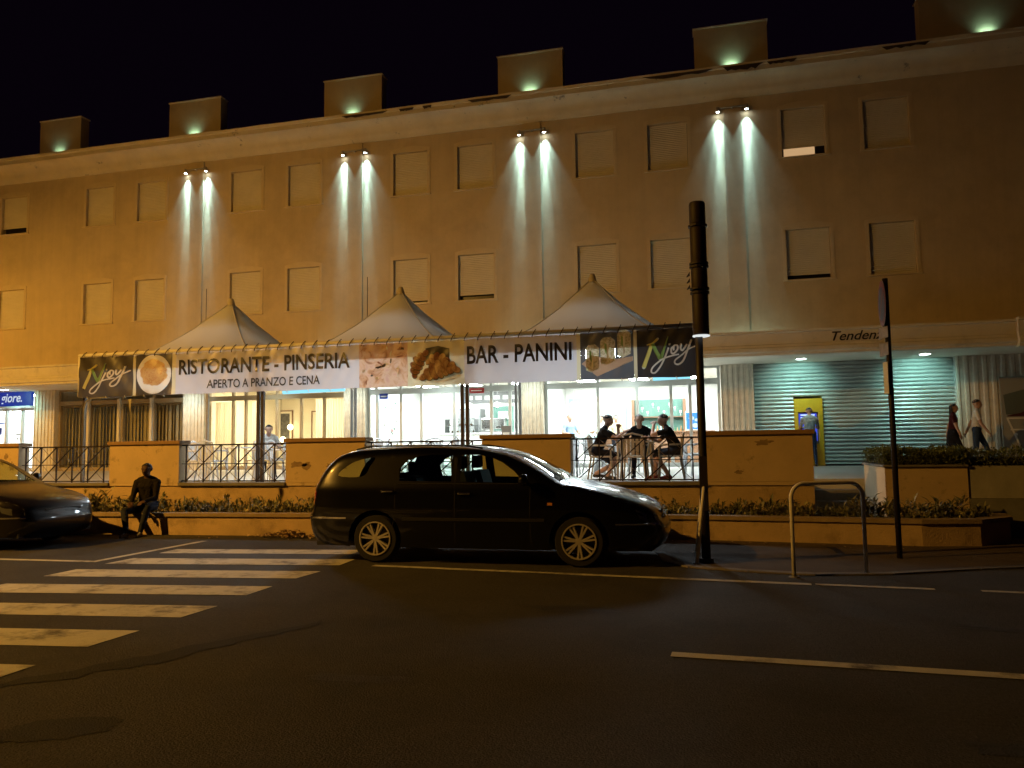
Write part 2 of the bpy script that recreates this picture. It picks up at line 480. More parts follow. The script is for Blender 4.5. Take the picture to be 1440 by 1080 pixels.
def open_at(x, row):
    tab = [(-12.45, 0, .15), (-9.64, 0, .12), (-7.45, 0, .19), (2.36, 0, .16), (-24.8+.2, 1, .26), (2.36, 1, .30), (-15.6, 0, 0)]
    for (tx, tr, g) in tab:
        if tr == row and abs(tx-x) < .9: return g
    return 0
sur_cache = {}
lit_gap = emit('lit_room_behind_shutter', (1.0, .62, .30), .55)
W, HW = 1.17, None
for (x0, x1, z0, z1, row) in win:
    if not (-27.5 < x0 < 10): continue
    hgt = z1-z0
    g = open_at(x0, row)
    wd = bpy.data.objects.new('window', None); C.objects.link(wd); wd.parent = bld; wd.location = (x0, 0, z0)
    keyk = (round(hgt, 2), g)
    if keyk not in shut_cache: shut_cache[keyk] = shutter_mesh(W-.02, hgt-g-.005)
    o = link('roller_shutter', shut_cache[keyk], None, wd, (.01, .095, hgt-.003))
    if row not in sur_cache:
        mb = MB()
        mb.box(-.10, -.002, -.016, .02, -.0, hgt); mb.box(W+.002, W+.10, -.016, .02, -.0, hgt)
        arc_t = [(-.10, hgt+.002)]
        for i in range(13):
            u = i/12; arc_t.append((-.10+(W+.20)*u, hgt+.10+.10*math.sin(PI*u)))
        arc_t.append((W+.10, hgt+.002))
        mb.prism(arc_t, -.018, .018)
        sur_cache[row] = mb.mesh('surround', (M['trim'],))
        sur_cache['sill'] = MB().box(-.12, W+.12, -.05, .2, -.05, -.003).mesh('sill', (M['trim'],))
        sur_cache['back'] = MB().quad((0, .2, 0), (W, .2, 0), (W, .2, 1.5), (0, .2, 1.5)).mesh('window_pane', (M['dark_gap'],))
        sur_cache['lit'] = MB().quad((0, .2, 0), (W*.72, .2, 0), (W*.72, .2, .5), (0, .2, .5)).mesh('lit_pane', (lit_gap,))
        sur_cache['strap'] = MB().box(0, W, .12, .135, .0, .02).mesh('shutter_stop', (M['dark_gap'],))
    link('surround', sur_cache[row], None, wd)
    link('sill', sur_cache['sill'], None, wd)
    link('window_pane', sur_cache['back'], None, wd)
    if row == 1 and abs(x0-2.36) < .9: link('lit_pane', sur_cache['lit'], None, wd, (.06, -.02, 0))

# pilasters and the pairs of floodlights on them
M['led'] = emit('floodlight_lens', (.88, 1.0, .98), 45)
M['led_dim'] = emit('uplight_lens', (.60, 1.0, .82), .6)
M['fixture'] = mat('pale_lamp_housing', (.45, .42, .38), .4, metal=.4)
for i, c in enumerate(PIL):
    if not (-28 < c < 12): continue
    if c > 5 or c < -20: continue
    MB().box(c-.26, c+.26, -.06, -.001, 4.55, 11.50).build('pilaster', M['stucco'], bld)
    if c < -8:
        MB().tube([(c+.43, -.008, 4.5), (c+.43, -.008, 7.0)], .009, 6).build('drain_pipe', M['iron_brown'], bld)
for c in (-16.98, -10.98, -4.98, 1.02):
    t = thing('twin_floodlight', {-16.98: 'twin white floodlight on the facade, above the tent peak by the pasta plate', -10.98: 'twin white floodlight on the facade between the first and second tent peaks', -4.98: 'twin white floodlight on the facade above the word PANINI', 1.02: 'twin white floodlight on the facade above the tall dark pole'}[c], 'floodlight', (c, YU, 11.2), 0, 'twin floodlights on the facade')
    MB().tube([(-.42, -.14, .03), (.42, -.14, .03)], .022, 8).tube([(0, -.06, .03), (0, -.14, .03)], .03, 8).build('bracket_bar', M['fixture'], t, True)
    for s in (-1, 1):
        x = .40*s
        MB().lathe([(.0, .07), (.05, .07), (.055, -.07), (.045, -.075)], 14, c=(x, -.13, -.01)).build('lamp_head', M['fixture'], t, True)
        MB().lathe([(.0, -.012), (.046, 0)], 14, c=(x, -.13, -.082)).build('lens', M['led'], t)
        spot('beam_light', t, (x, -.11, -.10), (x, 0, -4.2), 1700, 12.0, 1.0, COOL, .015)
        spot('throw_light', t, (x, -.11, -.10), (x, -.02, -2.6), 620, 29, 1.0, COOL, .015)
        spot('flood_light', t, (x, -.11, -.10), (x, -.05, -1.6), 200, 64, 1.0, COOL, .015)
# attic blocks along the roof
for i, c in enumerate(PIL):
    if not (-28 < c < 12): continue
    x0, x1 = (c-1.02, c+1.04) if -20 < c < 6 else ((6.05, 9.3) if c > 6 else (c-.57, c+1.23))
    t = bpy.data.objects.new('roof_block', None); C.objects.link(t); t.parent = bld; t.location = ((x0+x1)/2, -.25, 12.26); w = (x1-x0)/2
    MB().box(-w, w, 0, .38, 0, 1.38).build('block_wall', M['stucco'], t)
    MB().box(-w-.03, w+.03, -.03, .41, 1.383, 1.42).build('coping', M['cornice'], t)
    MB().box(-.32, .32, -.16, -.06, .02, .10).build('uplight', M['fixture'], t)
    MB().quad((-.28, -.15, .103), (.28, -.15, .103), (.28, -.07, .103), (-.28, -.07, .103)).build('uplight_lens', M['led_dim'], t)
    ar = bpy.data.lights.new('uplight', 'AREA'); ar.shape = 'RECTANGLE'; ar.size = .34; ar.size_y = .05; ar.energy = .95 if c > -22 else .6; ar.color = (.50, 1.0, .78); ar.spread = R(120)
    ao = bpy.data.objects.new('uplight_glow', ar); C.objects.link(ao); ao.parent = t; ao.location = (0, -.10, .12)
    ao.rotation_euler = (R(180-25), 0, 0)

# canopy fascia and soffit over the shops
fz = [(YF+.06, 4.36), (YF, 4.36), (YF, 4.30), (YF+.05, 4.28), (YF+.05, 4.00), (YF+.02, 3.98), (YF+.02, 3.92), (YF-.02, 3.90), (YF-.02, 3.80), (YF+.04, 3.78), (YF+.04, 3.715)]
fp = [(Y(a), b) for a, b in fz]+[(Y(YF+.3), 3.715), (Y(YF+.3), 4.36)]
MB().prism(fp, XL, 7.35, 'x').build('fascia', M['fascia'], bld)
MB().prism([(a-.12, b+(.03 if b > 4 else -.03)) for a, b in fp], 7.36, XR, 'x').build('fascia', M['fascia'], bld)
MB().box(XL, XR, Y(YF+.302), -.003, 4.30, 4.40).build('canopy_top', M['fascia'], bld)
MB().box(XL, XR, Y(YF+.302), Y(YG+6), 3.72, 3.80).build('soffit', M['soffit'], bld)
# lettering on the fascia
def text_mesh(s, x0, x1, z0, z1, y, bold=.0, shear=0., ext=.004):
    cu = bpy.data.curves.new('lettering', 'FONT'); cu.body = s; cu.size = 1; cu.offset = bold; cu.extrude = 0; cu.shear = shear; cu.resolution_u = 4
    o = bpy.data.objects.new('lettering_tmp', cu); C.objects.link(o)
    bpy.context.view_layer.update()
    me = bpy.data.meshes.new_from_object(o.evaluated_get(bpy.context.evaluated_depsgraph_get()))
    bpy.data.objects.remove(o); bpy.data.curves.remove(cu)
    n = len(me.vertices); co = np.empty(n*3); me.vertices.foreach_get('co', co); co = co.reshape(-1, 3)
    mn, mx = co.min(0), co.max(0)
    out = np.empty_like(co)
    out[:, 0] = x0+(co[:, 0]-mn[0])/(mx[0]-mn[0])*(x1-x0)
    out[:, 2] = z0+(co[:, 1]-mn[1])/(mx[1]-mn[1])*(z1-z0)
    out[:, 1] = y
    me.vertices.foreach_set('co', out.ravel()); me.update()
    return me
M['letter_dark'] = mat('dark_letters', (.025, .018, .014), .5)
M['letter_white'] = emit('lit_white_letters', (.8, .9, 1.0), .75)
link('lettering', text_mesh('Tendenze', 3.18, 4.55, 4.02, 4.26, Y(YF+.035), .012, .35), M['letter_dark'], bld)
# recessed downlights
M['down'] = emit('downlight_lens', (.85, 1.0, .97), 26)
for (x, on) in ((-24.3, 1), (-29, 1), (-17.2, 2), (-14.1, 2), (-11.1, 2), (-8.1, 2), (-5.2, 2), (-2.3, 2), (2.55, 1), (5.62, 1)):
    yy = Y(YF+1.25)
    warm = on == 2
    t = bpy.data.objects.new('downlight', None); C.objects.link(t); t.parent = bld; t.location = (x, yy, 3.72)
    MB().lathe([(.16, -.001), (.16, -.012), (.125, -.014)], 20).build('ring', M['white'], t)
    MB().lathe([(.0, -.020), (.125, -.016)], 20).build('lens', M['down'], t)
    spot('down_light', t, (0, 0, -.03), (0, 1.1, -.80) if on == 1 else (0, .66, -1.5), 150 if on == 1 else 130, 108 if on == 1 else 120, 1.0, (.46, 1.0, .88) if on == 1 else (.85, 1.0, .95), .06)

# ---- ground floor: columns, walls between the shops
def fluted(name, xa, xb, y0, y1, z0, z1, nf, m, parent):
    pts = [(xb, y1), (xa, y1), (xa, y0)]
    w = (xb-xa)/nf
    for i in range(nf):
        a = xa+w*i
        pts += [(a+w*.18, y0), (a+w*.30, y0+.028), (a+w*.70, y0+.028), (a+w*.82, y0)]
    pts += [(xb, y0)]
    return MB().prism(pts, z0, z1, 'z').build(name, m, parent)
for (a, b) in ((-23.85, -22.95), (-17.55, -16.72), (-11.48, -10.72), (-5.56, -4.82), (.43, 1.34)):
    fluted('column', a, b, Y(YC), Y(YC+.6), ZF, 3.717, 6, M['column'], bld)
fluted('fluted_wall', 6.6, 16, Y(YC), Y(YC+.5), ZF, 3.717, 42, M['column'], bld)
MB().box(-36, -26.0, Y(YC), Y(YC+.4), ZF, 3.717).build('ground_floor_wall', M['column'], bld)
MB().box(-36, 16, Y(YG+5.4), Y(YG+5.6), 0, 3.717).build('rear_wall', M['greydark'], bld)

# ---- rolling shutter with the cash machine in it
sh = bpy.data.objects.new('shop_shutter', None); C.objects.link(sh); sh.parent = bld; sh.location = (1.36, Y(YG), ZF)
W2, H2 = 5.22, 2.94
mb = MB(); ns = 27
for i in range(ns):
    z0 = H2*i/ns; z1 = H2*(i+1)/ns; zm = (z0+z1)/2; q = (z1-z0)
    pr = [(.01, z0), (-.030, z0+q*.22), (-.045, zm), (-.030, z0+q*.80), (.0, z1-.010), (.02, z1)]
    for (pa, pb) in zip(pr[:-1], pr[1:]):
        for (xa, xb) in ((0, 1.06), (1.82, W2)) if z0 < 1.88 else ((0, W2),):
            mb.quad((xa, pa[0], pa[1]), (xb, pa[0], pa[1]), (xb, pb[0], pb[1]), (xa, pb[0], pb[1]))
mb.build('shutter_curtain', M['roll'], sh, normals=False)
MB().box(W2, W2+.1, -.12, .1, 0, H2).build('guide_rail', M['alu'], sh)
MB().box(0, W2, -.06, .1, -.0, .05).build('bottom_bar', M['iron'], sh)
MB().box(0, W2, .30, .34, 0, 3).build('backing', M['greydark'], sh)

# ---- glazed shop fronts
def shopfront(xa, xb, mull, ztr0, ztr1, m, bars=(), fw=.07, z1=3.715):
    s = bpy.data.objects.new('shopfront', None); C.objects.link(s); s.parent = bld; s.location = (xa, Y(YG), ZF)
    w = xb-xa; H = z1-ZF
    MB().box(0, w, -.05, .05, ztr0-ZF, ztr1-ZF).build('transom', m, s)
    MB().box(0, w, -.05, .05, H-.06, H).build('head_rail', m, s)
    MB().box(0, w, -.05, .05, .0, .12).build('bottom_rail', m, s)
    xs = [xa+fw/2]+list(mull)+[xb-fw/2]
    for x in xs: MB().box(x-xa-fw/2, x-xa+fw/2, -.055, .055, .12, H-.06).build('mullion', m, s)
    for p, q in zip(xs[:-1], xs[1:]):
        if q-p < .12: continue
        MB().box(p-xa+fw/2, q-xa-fw/2, -.006, .006, .12, ztr0-ZF).build('pane', M['glass'], s)
        MB().box(p-xa+fw/2, q-xa-fw/2, -.006, .006, ztr1-ZF, H-.06).build('pane', M['glass'], s)
    return s
shopfront(-22.94, -17.56, (-21.6, -20.2, -18.9), 3.15, 3.30, M['alu_warm'])
shopfront(-16.71, -11.49, (-15.73, -15.24, -14.77, -14.05, -13.14, -12.30), 3.14, 3.30, M['alu_warm'])
shopfront(-10.71, -5.57, (-10.4, -9.56, -8.86, -7.75, -6.53, -5.93), 3.18, 3.36, M['alu'], fw=.09)
shopfront(-4.81, .42, (-3.17, -2.0, -1.0, -.45), 3.18, 3.36, M['alu'], fw=.09)
shopfront(-26.0, -23.86, (-25.33, -24.6), 3.02, 3.12, M['alu'])
# ------------------------------------------------------------------ rooms behind the glass
YB2 = YG+5.38
for x, m in ((-26.3, 'white'), (-23.4, 'white'), (-17.15, 'cream'), (-11.1, 'white'), (-5.2, 'white'), (.88, 'white')):
    MB().box(x-.06, x+.06, Y(YG+.1), Y(YB2), ZF, 3.718).build('partition_wall', M[m], bld)
for (a, b, m) in ((-26.2, -23.47, 'white'), (-23.3, -17.22, 'cream'), (-17.08, -11.17, 'cream'), (-11.03, -5.27, 'white'), (-5.13, .81, 'white')):
    MB().box(a, b, Y(YB2-.06), Y(YB2), ZF, 3.718).build('room_wall', M[m], bld)
def ceiling_lights(xs, ys, w, d, m, label, group):
    for x in xs:
        for y in ys:
            t = thing('ceiling_light', label, 'ceiling light', (x, y, 3.70), 0, group)
            MB().box(-w/2-.03, w/2+.03, -d/2-.03, d/2+.03, -.03, .015).build('housing', M['white'], t)
            MB().quad((-w/2, -d/2, -.034), (-w/2, d/2, -.034), (w/2, d/2, -.034), (w/2, -d/2, -.034)).build('diffuser', m, t)
M['panel_white'] = emit('white_panel_light', (.90, 1.0, 1.0), 58)
M['panel_warm'] = emit('warm_panel_light', (1.0, .88, .62), 100)
M['panel_cold'] = emit('cold_panel_light', (.85, .95, 1.0), 70)
ceiling_lights((-9.9, -8.2, -6.4), (24.4, 26.6), .6, 1.2, M['panel_white'], 'white ceiling panel glowing inside the cafe behind the estate car', 'cafe ceiling panels')
ceiling_lights((-4.0, -2.2, -.5), (24.4, 26.6), .6, 1.2, M['panel_white'], 'white ceiling panel glowing inside the bar behind the three seated men', 'bar ceiling panels')
ceiling_lights((-15.6, -12.8), (25.0,), .6, 1.0, M['panel_warm'], 'warm ceiling panel in the dining room under the word RISTORANTE', 'dining room ceiling panels')
ceiling_lights((-25.2,), (24.5, 26.5), .6, 1.2, M['panel_cold'], 'cold white ceiling panel inside the blue-signed shop', 'blue shop ceiling panels')

# dining room: globe lamps, framed pictures, curtains
M['globe'] = emit('warm_globe', (1.0, .80, .45), 7)
for (x, z, lab) in ((-15.05, 1.85, 'warm round wall lamp beside the framed picture in the dining room'), (-14.75, 2.35, 'warm round wall lamp in the middle of the dining room wall'), (-15.95, 2.55, 'warm round wall lamp behind the pleated curtain of the dining room')):
    t = thing('wall_lamp', lab, 'lamp', (x*1.12, YB2-.30, z), 0, 'dining room wall lamps')
    MB().lathe([(.001, -.12), (.07, -.1), (.115, -.04), (.12, .02), (.08, .10), (.001, .125)], 16).build('globe', M['globe'], t, True)
    MB().tube([(0, .1, 0), (0, .235, 0)], .03, 8).build('bracket', M['alu_warm'], t)
M['art_dark'] = mat('dark_picture_print', (.10, .09, .07), .6, var=.8, scale=7)
M['art_orange'] = mat('orange_figure_print', (.55, .20, .06), .6, var=.6, scale=9)
def picture(x, z0, z1, w, m, label, fig=False):
    t = thing('framed_picture', label, 'picture', (x, YB2-.09, z0))
    h = z1-z0
    MB().box(-w/2, w/2, 0, .025, 0, h).build('mount', M['cream'], t)
    mb = MB().box(-w/2, -w/2+.04, -.03, .027, 0, h).box(w/2-.04, w/2, -.03, .027, 0, h).box(-w/2+.041, w/2-.041, -.03, .027, 0, .04).box(-w/2+.041, w/2-.041, -.03, .027, h-.04, h)
    mb.build('frame', M['wood'], t)
    if fig:
        pts = [(.02, .12), (.16, .16), (.2, .35), (.12, .5), (.17, .7), (.08, .92), (-.04, .95), (-.08, .8), (-.02, .66), (-.15, .5), (-.18, .3), (-.1, .14)]
        MB().poly([(p[0]*w*1.6, -.005, p[1]*h) for p in pts]).build('print', m, t)
    else:
        MB().quad((-w*.36, -.005, h*.10), (w*.36, -.005, h*.10), (w*.36, -.005, h*.92), (-w*.36, -.005, h*.92)).build('print', m, t)
picture(-17.05, 1.45, 3.05, 1.05, M['art_dark'], 'dark framed picture on the warm wall behind the twin tent poles')
picture(-15.2, 1.4, 3.0, .95, M['art_orange'], 'picture of an orange figure on the warm dining room wall', True)
def pleats(name, label, cat, x0, x1, y, z0, z1, n, amp, m, group=None):
    mb = MB()
    k = n*4
    mb.grid(lambda u, v: (x0+(x1-x0)*u, y+amp*math.sin(u*n*2*PI)+.01*math.sin(u*37+v*3), z0+(z1-z0)*v), k, 3)
    return tag(mb.build(name, m, None, True, normals=False), label, cat, group)
pleats('curtain', 'pleated sheer curtain beside the fluted column in the dining room window', 'curtain', -16.62, -15.78, YG+.25, ZF+.05, 3.12, 9, .035, M['curtain'])
pleats('curtain', 'pleated sheer curtain at the end of the dining room beside the cafe', 'curtain', -12.75, -11.55, YG+.25, ZF+.05, 3.12, 12, .035, M['curtain'])
pleats('curtain', 'narrow drawn curtain in the middle of the dining room window', 'curtain', -15.2, -14.82, YG+.3, ZF+.05, 3.12, 4, .03, M['curtain'])
# vertical blinds of the dark bay
bl = thing('vertical_blinds', 'tall cream vertical blinds in the unlit bay under the pasta plate', 'blinds', (-22.9, YG+.16, ZF))
MB().box(0, 5.3, -.04, .04, 2.30, 2.36).build('head_track', M['alu_warm'], bl)
slat_me = MB().quad((-.085, 0, 0), (.085, 0, 0), (.085, 0, 2.28), (-.085, 0, 2.28)).mesh('slat', (M['blinds'],), normals=False)
for i in range(36):
    o = link('slat', slat_me, None, bl, (.08+i*.148, 0, .02)); o.rotation_euler = (0, 0, random.uniform(-.75, -.25))
for (x, w) in ((1.25, .1), (2.55, .1), (3.9, .1)): MB().box(x, x+w, -.30, -.22, 0, 2.55).build('post', M['offwhite'], bl)

# blue-signed shop
M['backlit'] = cloth('translucent_poster_sheet', (.85, .86, .86), trans=.6)
sg = thing('shop_sign', 'blue shop sign with pale lettering above a white-lit window', 'sign', (-26.0, YG-.22, 3.12))
M['blue_lit'] = emit('lit_blue_sign', (.01, .035, .34), .8)
MB().box(-1.4, 1.98, 0, .10, .06, .58).build('sign_box', M['blue_lit'], sg)
MB().box(-1.4, 2.0, -.02, .12, .0, .055).build('sign_frame', M['alu'], sg)
link('lettering', text_mesh('giore.', .58, 1.56, .10, .52, -.006, .015, .25), M['letter_white'], sg)
t = thing('shop_poster', 'white lit poster with small grey print in the blue-signed shop window', 'poster', (-25.0, YG+.18, 1.5))
MB().quad((-.32, 0, 0), (.40, 0, 0), (.40, 0, 1.4), (-.32, 0, 1.4)).build('sheet', M['backlit'], t)
MB().box(-.08, .18, -.004, -.001, .62, .66).box(-.05, .02, -.004, -.001, .45, .52).box(.08, .13, -.004, -.001, .45, .52).build('print', M['greydark'], t)
t = thing('shop_poster', 'white poster with dark blue blocks at the edge of the blue-signed shop', 'poster', (-25.75, YG+.18, 1.6))
MB().quad((-.24, 0, 0), (.34, 0, 0), (.34, 0, 1.3), (-.24, 0, 1.3)).build('sheet', M['backlit'], t)
MB().box(-.2, .0, -.004, -.001, .55, .8).box(-.2, .12, -.004, -.001, .95, 1.0).build('print', M['blue'], t)

# ------------------------------------------------------------------ cafe and bar furniture
def counter(name, label, x0, x1, y, d, h, mb_, mt, z=ZF):
    t = thing(name, label, 'counter', ((x0+x1)/2, y, z)); w = (x1-x0)/2
    boxo('body', mb_, t, -w, w, 0, d, 0, h-.05, .01)
    boxo('worktop', mt, t, -w-.05, w+.05, -.06, d+.04, h-.048, h, .01)
    MB().box(-w+.02, w-.02, .03, d, -.0, .001).build('plinth', M['greydark'], t)
    return t
counter('bar_counter', 'long white cafe counter behind the estate car', -9.3, -6.2, 25.6, .7, 1.15, M['white'], M['white'])
counter('bar_counter', 'brown-topped bar counter behind the three seated men', -3.6, .2, 25.9, .7, 1.10, M['wood'], M['wood'])
def shelf_unit(label, x0, x1, y, z0, z1, n, back, parent=None):
    t = thing('back_bar_shelf', label, 'shelf', ((x0+x1)/2, y, z0)); w = (x1-x0)/2
    MB().box(-w, w, .28, .32, 0, z1-z0).build('back_panel', back, t)
    for i in range(n): MB().box(-w, w, 0, .275, i*(z1-z0)/n, i*(z1-z0)/n+.03).build('shelf_board', M['wood'], t)
    for s in (-w, w): MB().box(s-.05, s+.05, -.02, .33, 0, z1-z0).build('upright', M['wood'], t)
    return t
shelf_unit('dark green back bar with bottles and hanging glasses', -2.55, -.75, 27.8, 1.75, 3.05, 2, M['teal'])
shelf_unit('teal shelf of bottles at the cafe end beside the column', -6.6, -5.5, 27.6, 1.6, 3.1, 3, M['teal'])
M['bottle_w'] = mat('clear_bottle', (.75, .78, .75), .15); M['bottle_g'] = mat('green_bottle', (.05, .16, .06), .15); M['bottle_b'] = mat('amber_bottle', (.30, .13, .03), .15)
bot = {}
for kk in ('w', 'g', 'b'):
    bot[kk] = MB().lathe([(.001, 0), (.038, 0), (.04, .02), (.04, .18), (.016, .23), (.014, .30), (.001, .302)], 10).mesh('bottle', (M['bottle_'+kk],), True)
def bottles(x0, x1, y, z, n, label, group):
    for i in range(n):
        o = link('bottle', bot[random.choice('wwgb')], None, None, (x0+(x1-x0)*(i+.5)/n+random.uniform(-.02, .02), y+random.uniform(-.04, .04), z))
        s = random.uniform(.85, 1.15); o.scale = (s, s, s)
        tag(o, label, 'bottle', group)
bottles(-2.45, -.85, 27.92, 1.782, 16, 'small bottle on the lower shelf of the dark green back bar', 'bottles on the back bar')
for z in (1.632, 2.132, 2.632): bottles(-6.5, -5.6, 27.72, z, 7, 'small bottle on the teal shelf at the cafe end', 'bottles on the teal shelf')
gl_me = MB().lathe([(.001, 0), (.05, .002), (.055, -.05), (.04, -.1), (.008, -.12), (.008, -.19), (.04, -.2)], 10).mesh('wine_glass', (M['white'],), True)
for i in range(9):
    o = link('hanging_glass', gl_me, None, None, (-2.4+i*.19, 27.7, 2.9-(i % 3)*.14)); o.scale = (.65, .65, .8); tag(o, 'upturned glass hanging before the dark green back bar', 'glass', 'glasses hanging over the back bar')
t = thing('vending_display', 'bright blue lit display box on the bar counter', 'display', (-.42, 25.95, ZF+1.105))
M['bluescreen'] = emit('blue_display_screen', (.03, .28, 1.0), 1.6); M['blobwhite'] = emit('display_highlight', (.7, .9, 1.0), 1.4)
MB().box(-.26, .26, 0, .3, 0, .62).build('casing', M['alu'], t)
MB().quad((-.23, -.004, .04), (.23, -.004, .04), (.23, -.004, .58), (-.23, -.004, .58)).build('screen', M['bluescreen'], t)
for (x, z, r) in ((-.06, .40, .07), (.06, .16, .08), (.10, .34, .05)): MB().poly([(x+r*1.3*math.cos(i*PI/5), -.008, z+r*math.sin(i*PI/5)) for i in range(10)]).build('screen_print', M['blobwhite'], t)
t = thing('coffee_machine', 'chrome espresso machine on the white cafe counter', 'coffee machine', (-7.2, 25.75, ZF+1.155))
M['chrome'] = mat('chrome', (.7, .7, .7), .15, metal=1)
boxo('body', M['chrome'], t, -.42, .42, 0, .45, .1, .5, .03)
MB().box(-.38, .38, -.1, .4, 0, .06).build('drip_tray', M['greydark'], t)
for x in (-.2, .2): MB().tube([(x, -.02, .2), (x, -.2, .17)], .025, 8).build('filter_handle', M['iron'], t)
t = thing('glass_poster', 'white poster with coloured splashes on the cafe door', 'poster', (-9.98, YG+.1, ZF+.15))
MB().quad((-.36, 0, 0), (.36, 0, 0), (.36, 0, 2.15), (-.36, 0, 2.15)).build('sheet', M['backlit'], t)
for i in range(12):
    MB().poly([(p[0], -.004, p[1]) for p in blob(random.uniform(-.28, .28), random.uniform(.2, 2.0), random.uniform(.03, .07), .025, random.uniform(0, 3), 9, .3)]).build('splash', random.choice((M['red'], M['greydark'], M['teal'], M['wood'])), t)
t = thing('fridge_cabinet', 'grey fridge cabinet standing inside the cafe', 'fridge', (-8.65, 27.6, ZF))
boxo('body', M['greydark'], t, -.45, .45, 0, .7, 0, 2.1, .02); MB().box(.38, .41, -.05, -.005, .9, 1.5).build('handle', M['chrome'], t)
t = thing('interior_door', 'teal glazed door at the back of the cafe', 'door', (-7.55, YB2-.12, ZF))
MB().box(-.42, .42, 0, .05, 0, 2.2).build('leaf', M['teal'], t); MB().box(-.5, -.425, -.02, .055, 0, 2.28).box(.425, .5, -.02, .055, 0, 2.28).build('frame', M['white'], t)
MB().box(-.2, .2, -.012, -.002, 1.7, 2.0).build('pane', M['white'], t)
t = thing('wall_cladding', 'pale teal wall panel behind the standing people in the bar', 'panel', (-4.0, YB2-.10, ZF))
MB().box(-1.0, 1.15, 0, .03, .9, 2.4).build('panel', mat('pale_teal', (.46, .62, .58), .6), t)
t = thing('menu_board', 'dark menu board with pale lines high on the cafe wall', 'menu board', (-8.0, YB2-.14, ZF+2.35))
MB().box(-1.1, 1.1, 0, .04, 0, .42).build('board', M['greydark'], t)
for i in range(6): MB().box(-1.0+i*.36, -.76+i*.36, -.006, -.002, .12, .28).build('print', M['white'], t)

M['pendant'] = emit('white_pendant_glow', (1.0, 1.0, .96), 9)
for (x, y, z) in ((-4.3, 25.4, 2.75), (-3.6, 26.0, 2.9), (-8.9, 25.3, 2.8), (-7.9, 25.3, 2.8), (-6.9, 25.3, 2.8)):
    t = thing('pendant_lamp', 'white pendant lamp over the people in the bar' if x > -5 else 'white pendant lamp over the cafe counter', 'lamp', (x, y, z), 0, 'pendant lamps in the cafe and bar')
    MB().lathe([(.02, .16), (.10, .12), (.17, 0), (.16, 0), (.02, .13)], 16).build('shade', M['white'], t, True)
    MB().lathe([(.001, -.03), (.05, -.01), (.06, .04), (.001, .09)], 12).build('bulb', M['pendant'], t, True)
    MB().tube([(0, 0, .15), (0, 0, 3.69-z)], .008, 5).build('cord', M['greydark'], t)
t = thing('pastry_case', 'glass pastry case with dark frame on the cafe counter', 'display case', (-8.4, 25.72, ZF+1.155))
for z in (0, .24, .48): MB().box(-.55, .55, 0, .5, z, z+.02).build('shelf', M['greydark'] if z == 0 else M['chrome'], t)
MB().box(-.55, .55, -.012, -.002, .02, .5).build('pane', M['glass'], t)
for s_ in (-.55, .53): MB().box(s_, s_+.02, 0, .5, .021, .479).build('side_frame', M['greydark'], t)
for i in range(10): MB().lathe([(.001, 0), (.05, 0), (.045, .05), (.001, .07)], 8, c=(-.45+.1*i, .25, .022 if i % 2 else .262)).build('pastry', M['wood'], t, True)
for (x, z, w, h, m) in ((-6.05, 1.0, .30, .5, 'greydark'), (-10.15, 2.45, .3, .18, 'blue'), (-7.0, 2.55, .5, .16, 'red')):
    t = thing('window_sticker', {-6.05: 'dark notice stuck low on the cafe glass by the column', -10.15: 'small blue notice high on the cafe door', -7.0: 'small red strip notice on the cafe glass'}[x], 'notice', (x, YG-.075, ZF+z-.2))
    MB().box(-w/2, w/2, 0, .006, 0, h).build('sheet', M[m], t); MB().box(-w*.35, w*.35, -.004, -.001, h*.4, h*.6).build('print', M['white'], t)
# ------------------------------------------------------------------ terrace
tf = MB().prism([(-36, 13.05), (1.62, 13.05), (1.62, 15.05), (16, 15.05), (16, YB2), (-36, YB2)], .25, ZF, 'z').build('terrace_floor', M['tile'])
tag(tf, kind='structure')
YT = 12.9
M['stain'] = mat('old_plaster_stain', (.33, .23, .13), .95, var=.3, scale=12)
MB().box(1.62, 2.62, 14.7, 15.045, .1, .60).box(1.62, 2.62, 14.35, 14.695, .1, .42).build('terrace_step', M['kerb'], tf)
WS = [(-15.45, -13.73), (-11.5, -9.91), (-7.61, -6.02), (-3.81, -2.25), (-.05, 1.60)]
wl_lab = {-15.45: 'low ochre terrace wall behind the dark car bonnet', -11.5: 'low ochre terrace wall behind the man sitting on the planter', -7.61: 'stained low ochre terrace wall behind the tail of the estate car', -3.81: 'low ochre terrace wall behind the estate car windscreen', -.05: 'low ochre terrace wall behind the tall dark pole'}
for (a, b) in WS:
    t = thing('terrace_wall', wl_lab[a], 'wall', ((a+b)/2, YT, .835), 0, 'low walls along the terrace'); w = (b-a)/2
    MB().box(-w, w, 0, .26, .002, .74).build('panel', M['stucco_low'], t)
    if a in (-7.61, -15.45, -.05):
        for (sx, sz, rx, rz_) in {-7.61: ((-.55, .33, .16, .055), (-.38, .30, .10, .07), (.12, .30, .09, .04), (.30, .27, .12, .03)), -15.45: ((.55, .55, .05, .06), (.7, .35, .06, .08), (.45, .42, .04, .05)), -.05: ((.1, .62, .14, .04), (-.3, .15, .06, .03))}[a]:
            MB().poly([(p[0], -.002, p[1]) for p in blob(sx, sz, rx, rz_, random.uniform(-.3, .3), 20, .35)]).build('stain', M['stain'], t, normals=False)
    boxo('coping', mat('coping_tile', (.34, .21, .11), .8, var=.2, scale=6), t, -w-.035, w+.035, -.04, .30, .742, .815, .012)
bw = thing('retaining_wall', 'stained ochre base wall of the raised terrace behind the planting', 'wall', (0, YT, 0))
MB().box(-26, 1.60, .03, .14, 0, .775).build('wall_face', M['base_stucco'], bw)
for (a, b) in zip([w[1] for w in WS[:-1]], [w[0] for w in WS[1:]]):
    boxo('ledge', M['kerb'], bw, a+.004, b-.004, -.03, .26, .778, .838, .008)
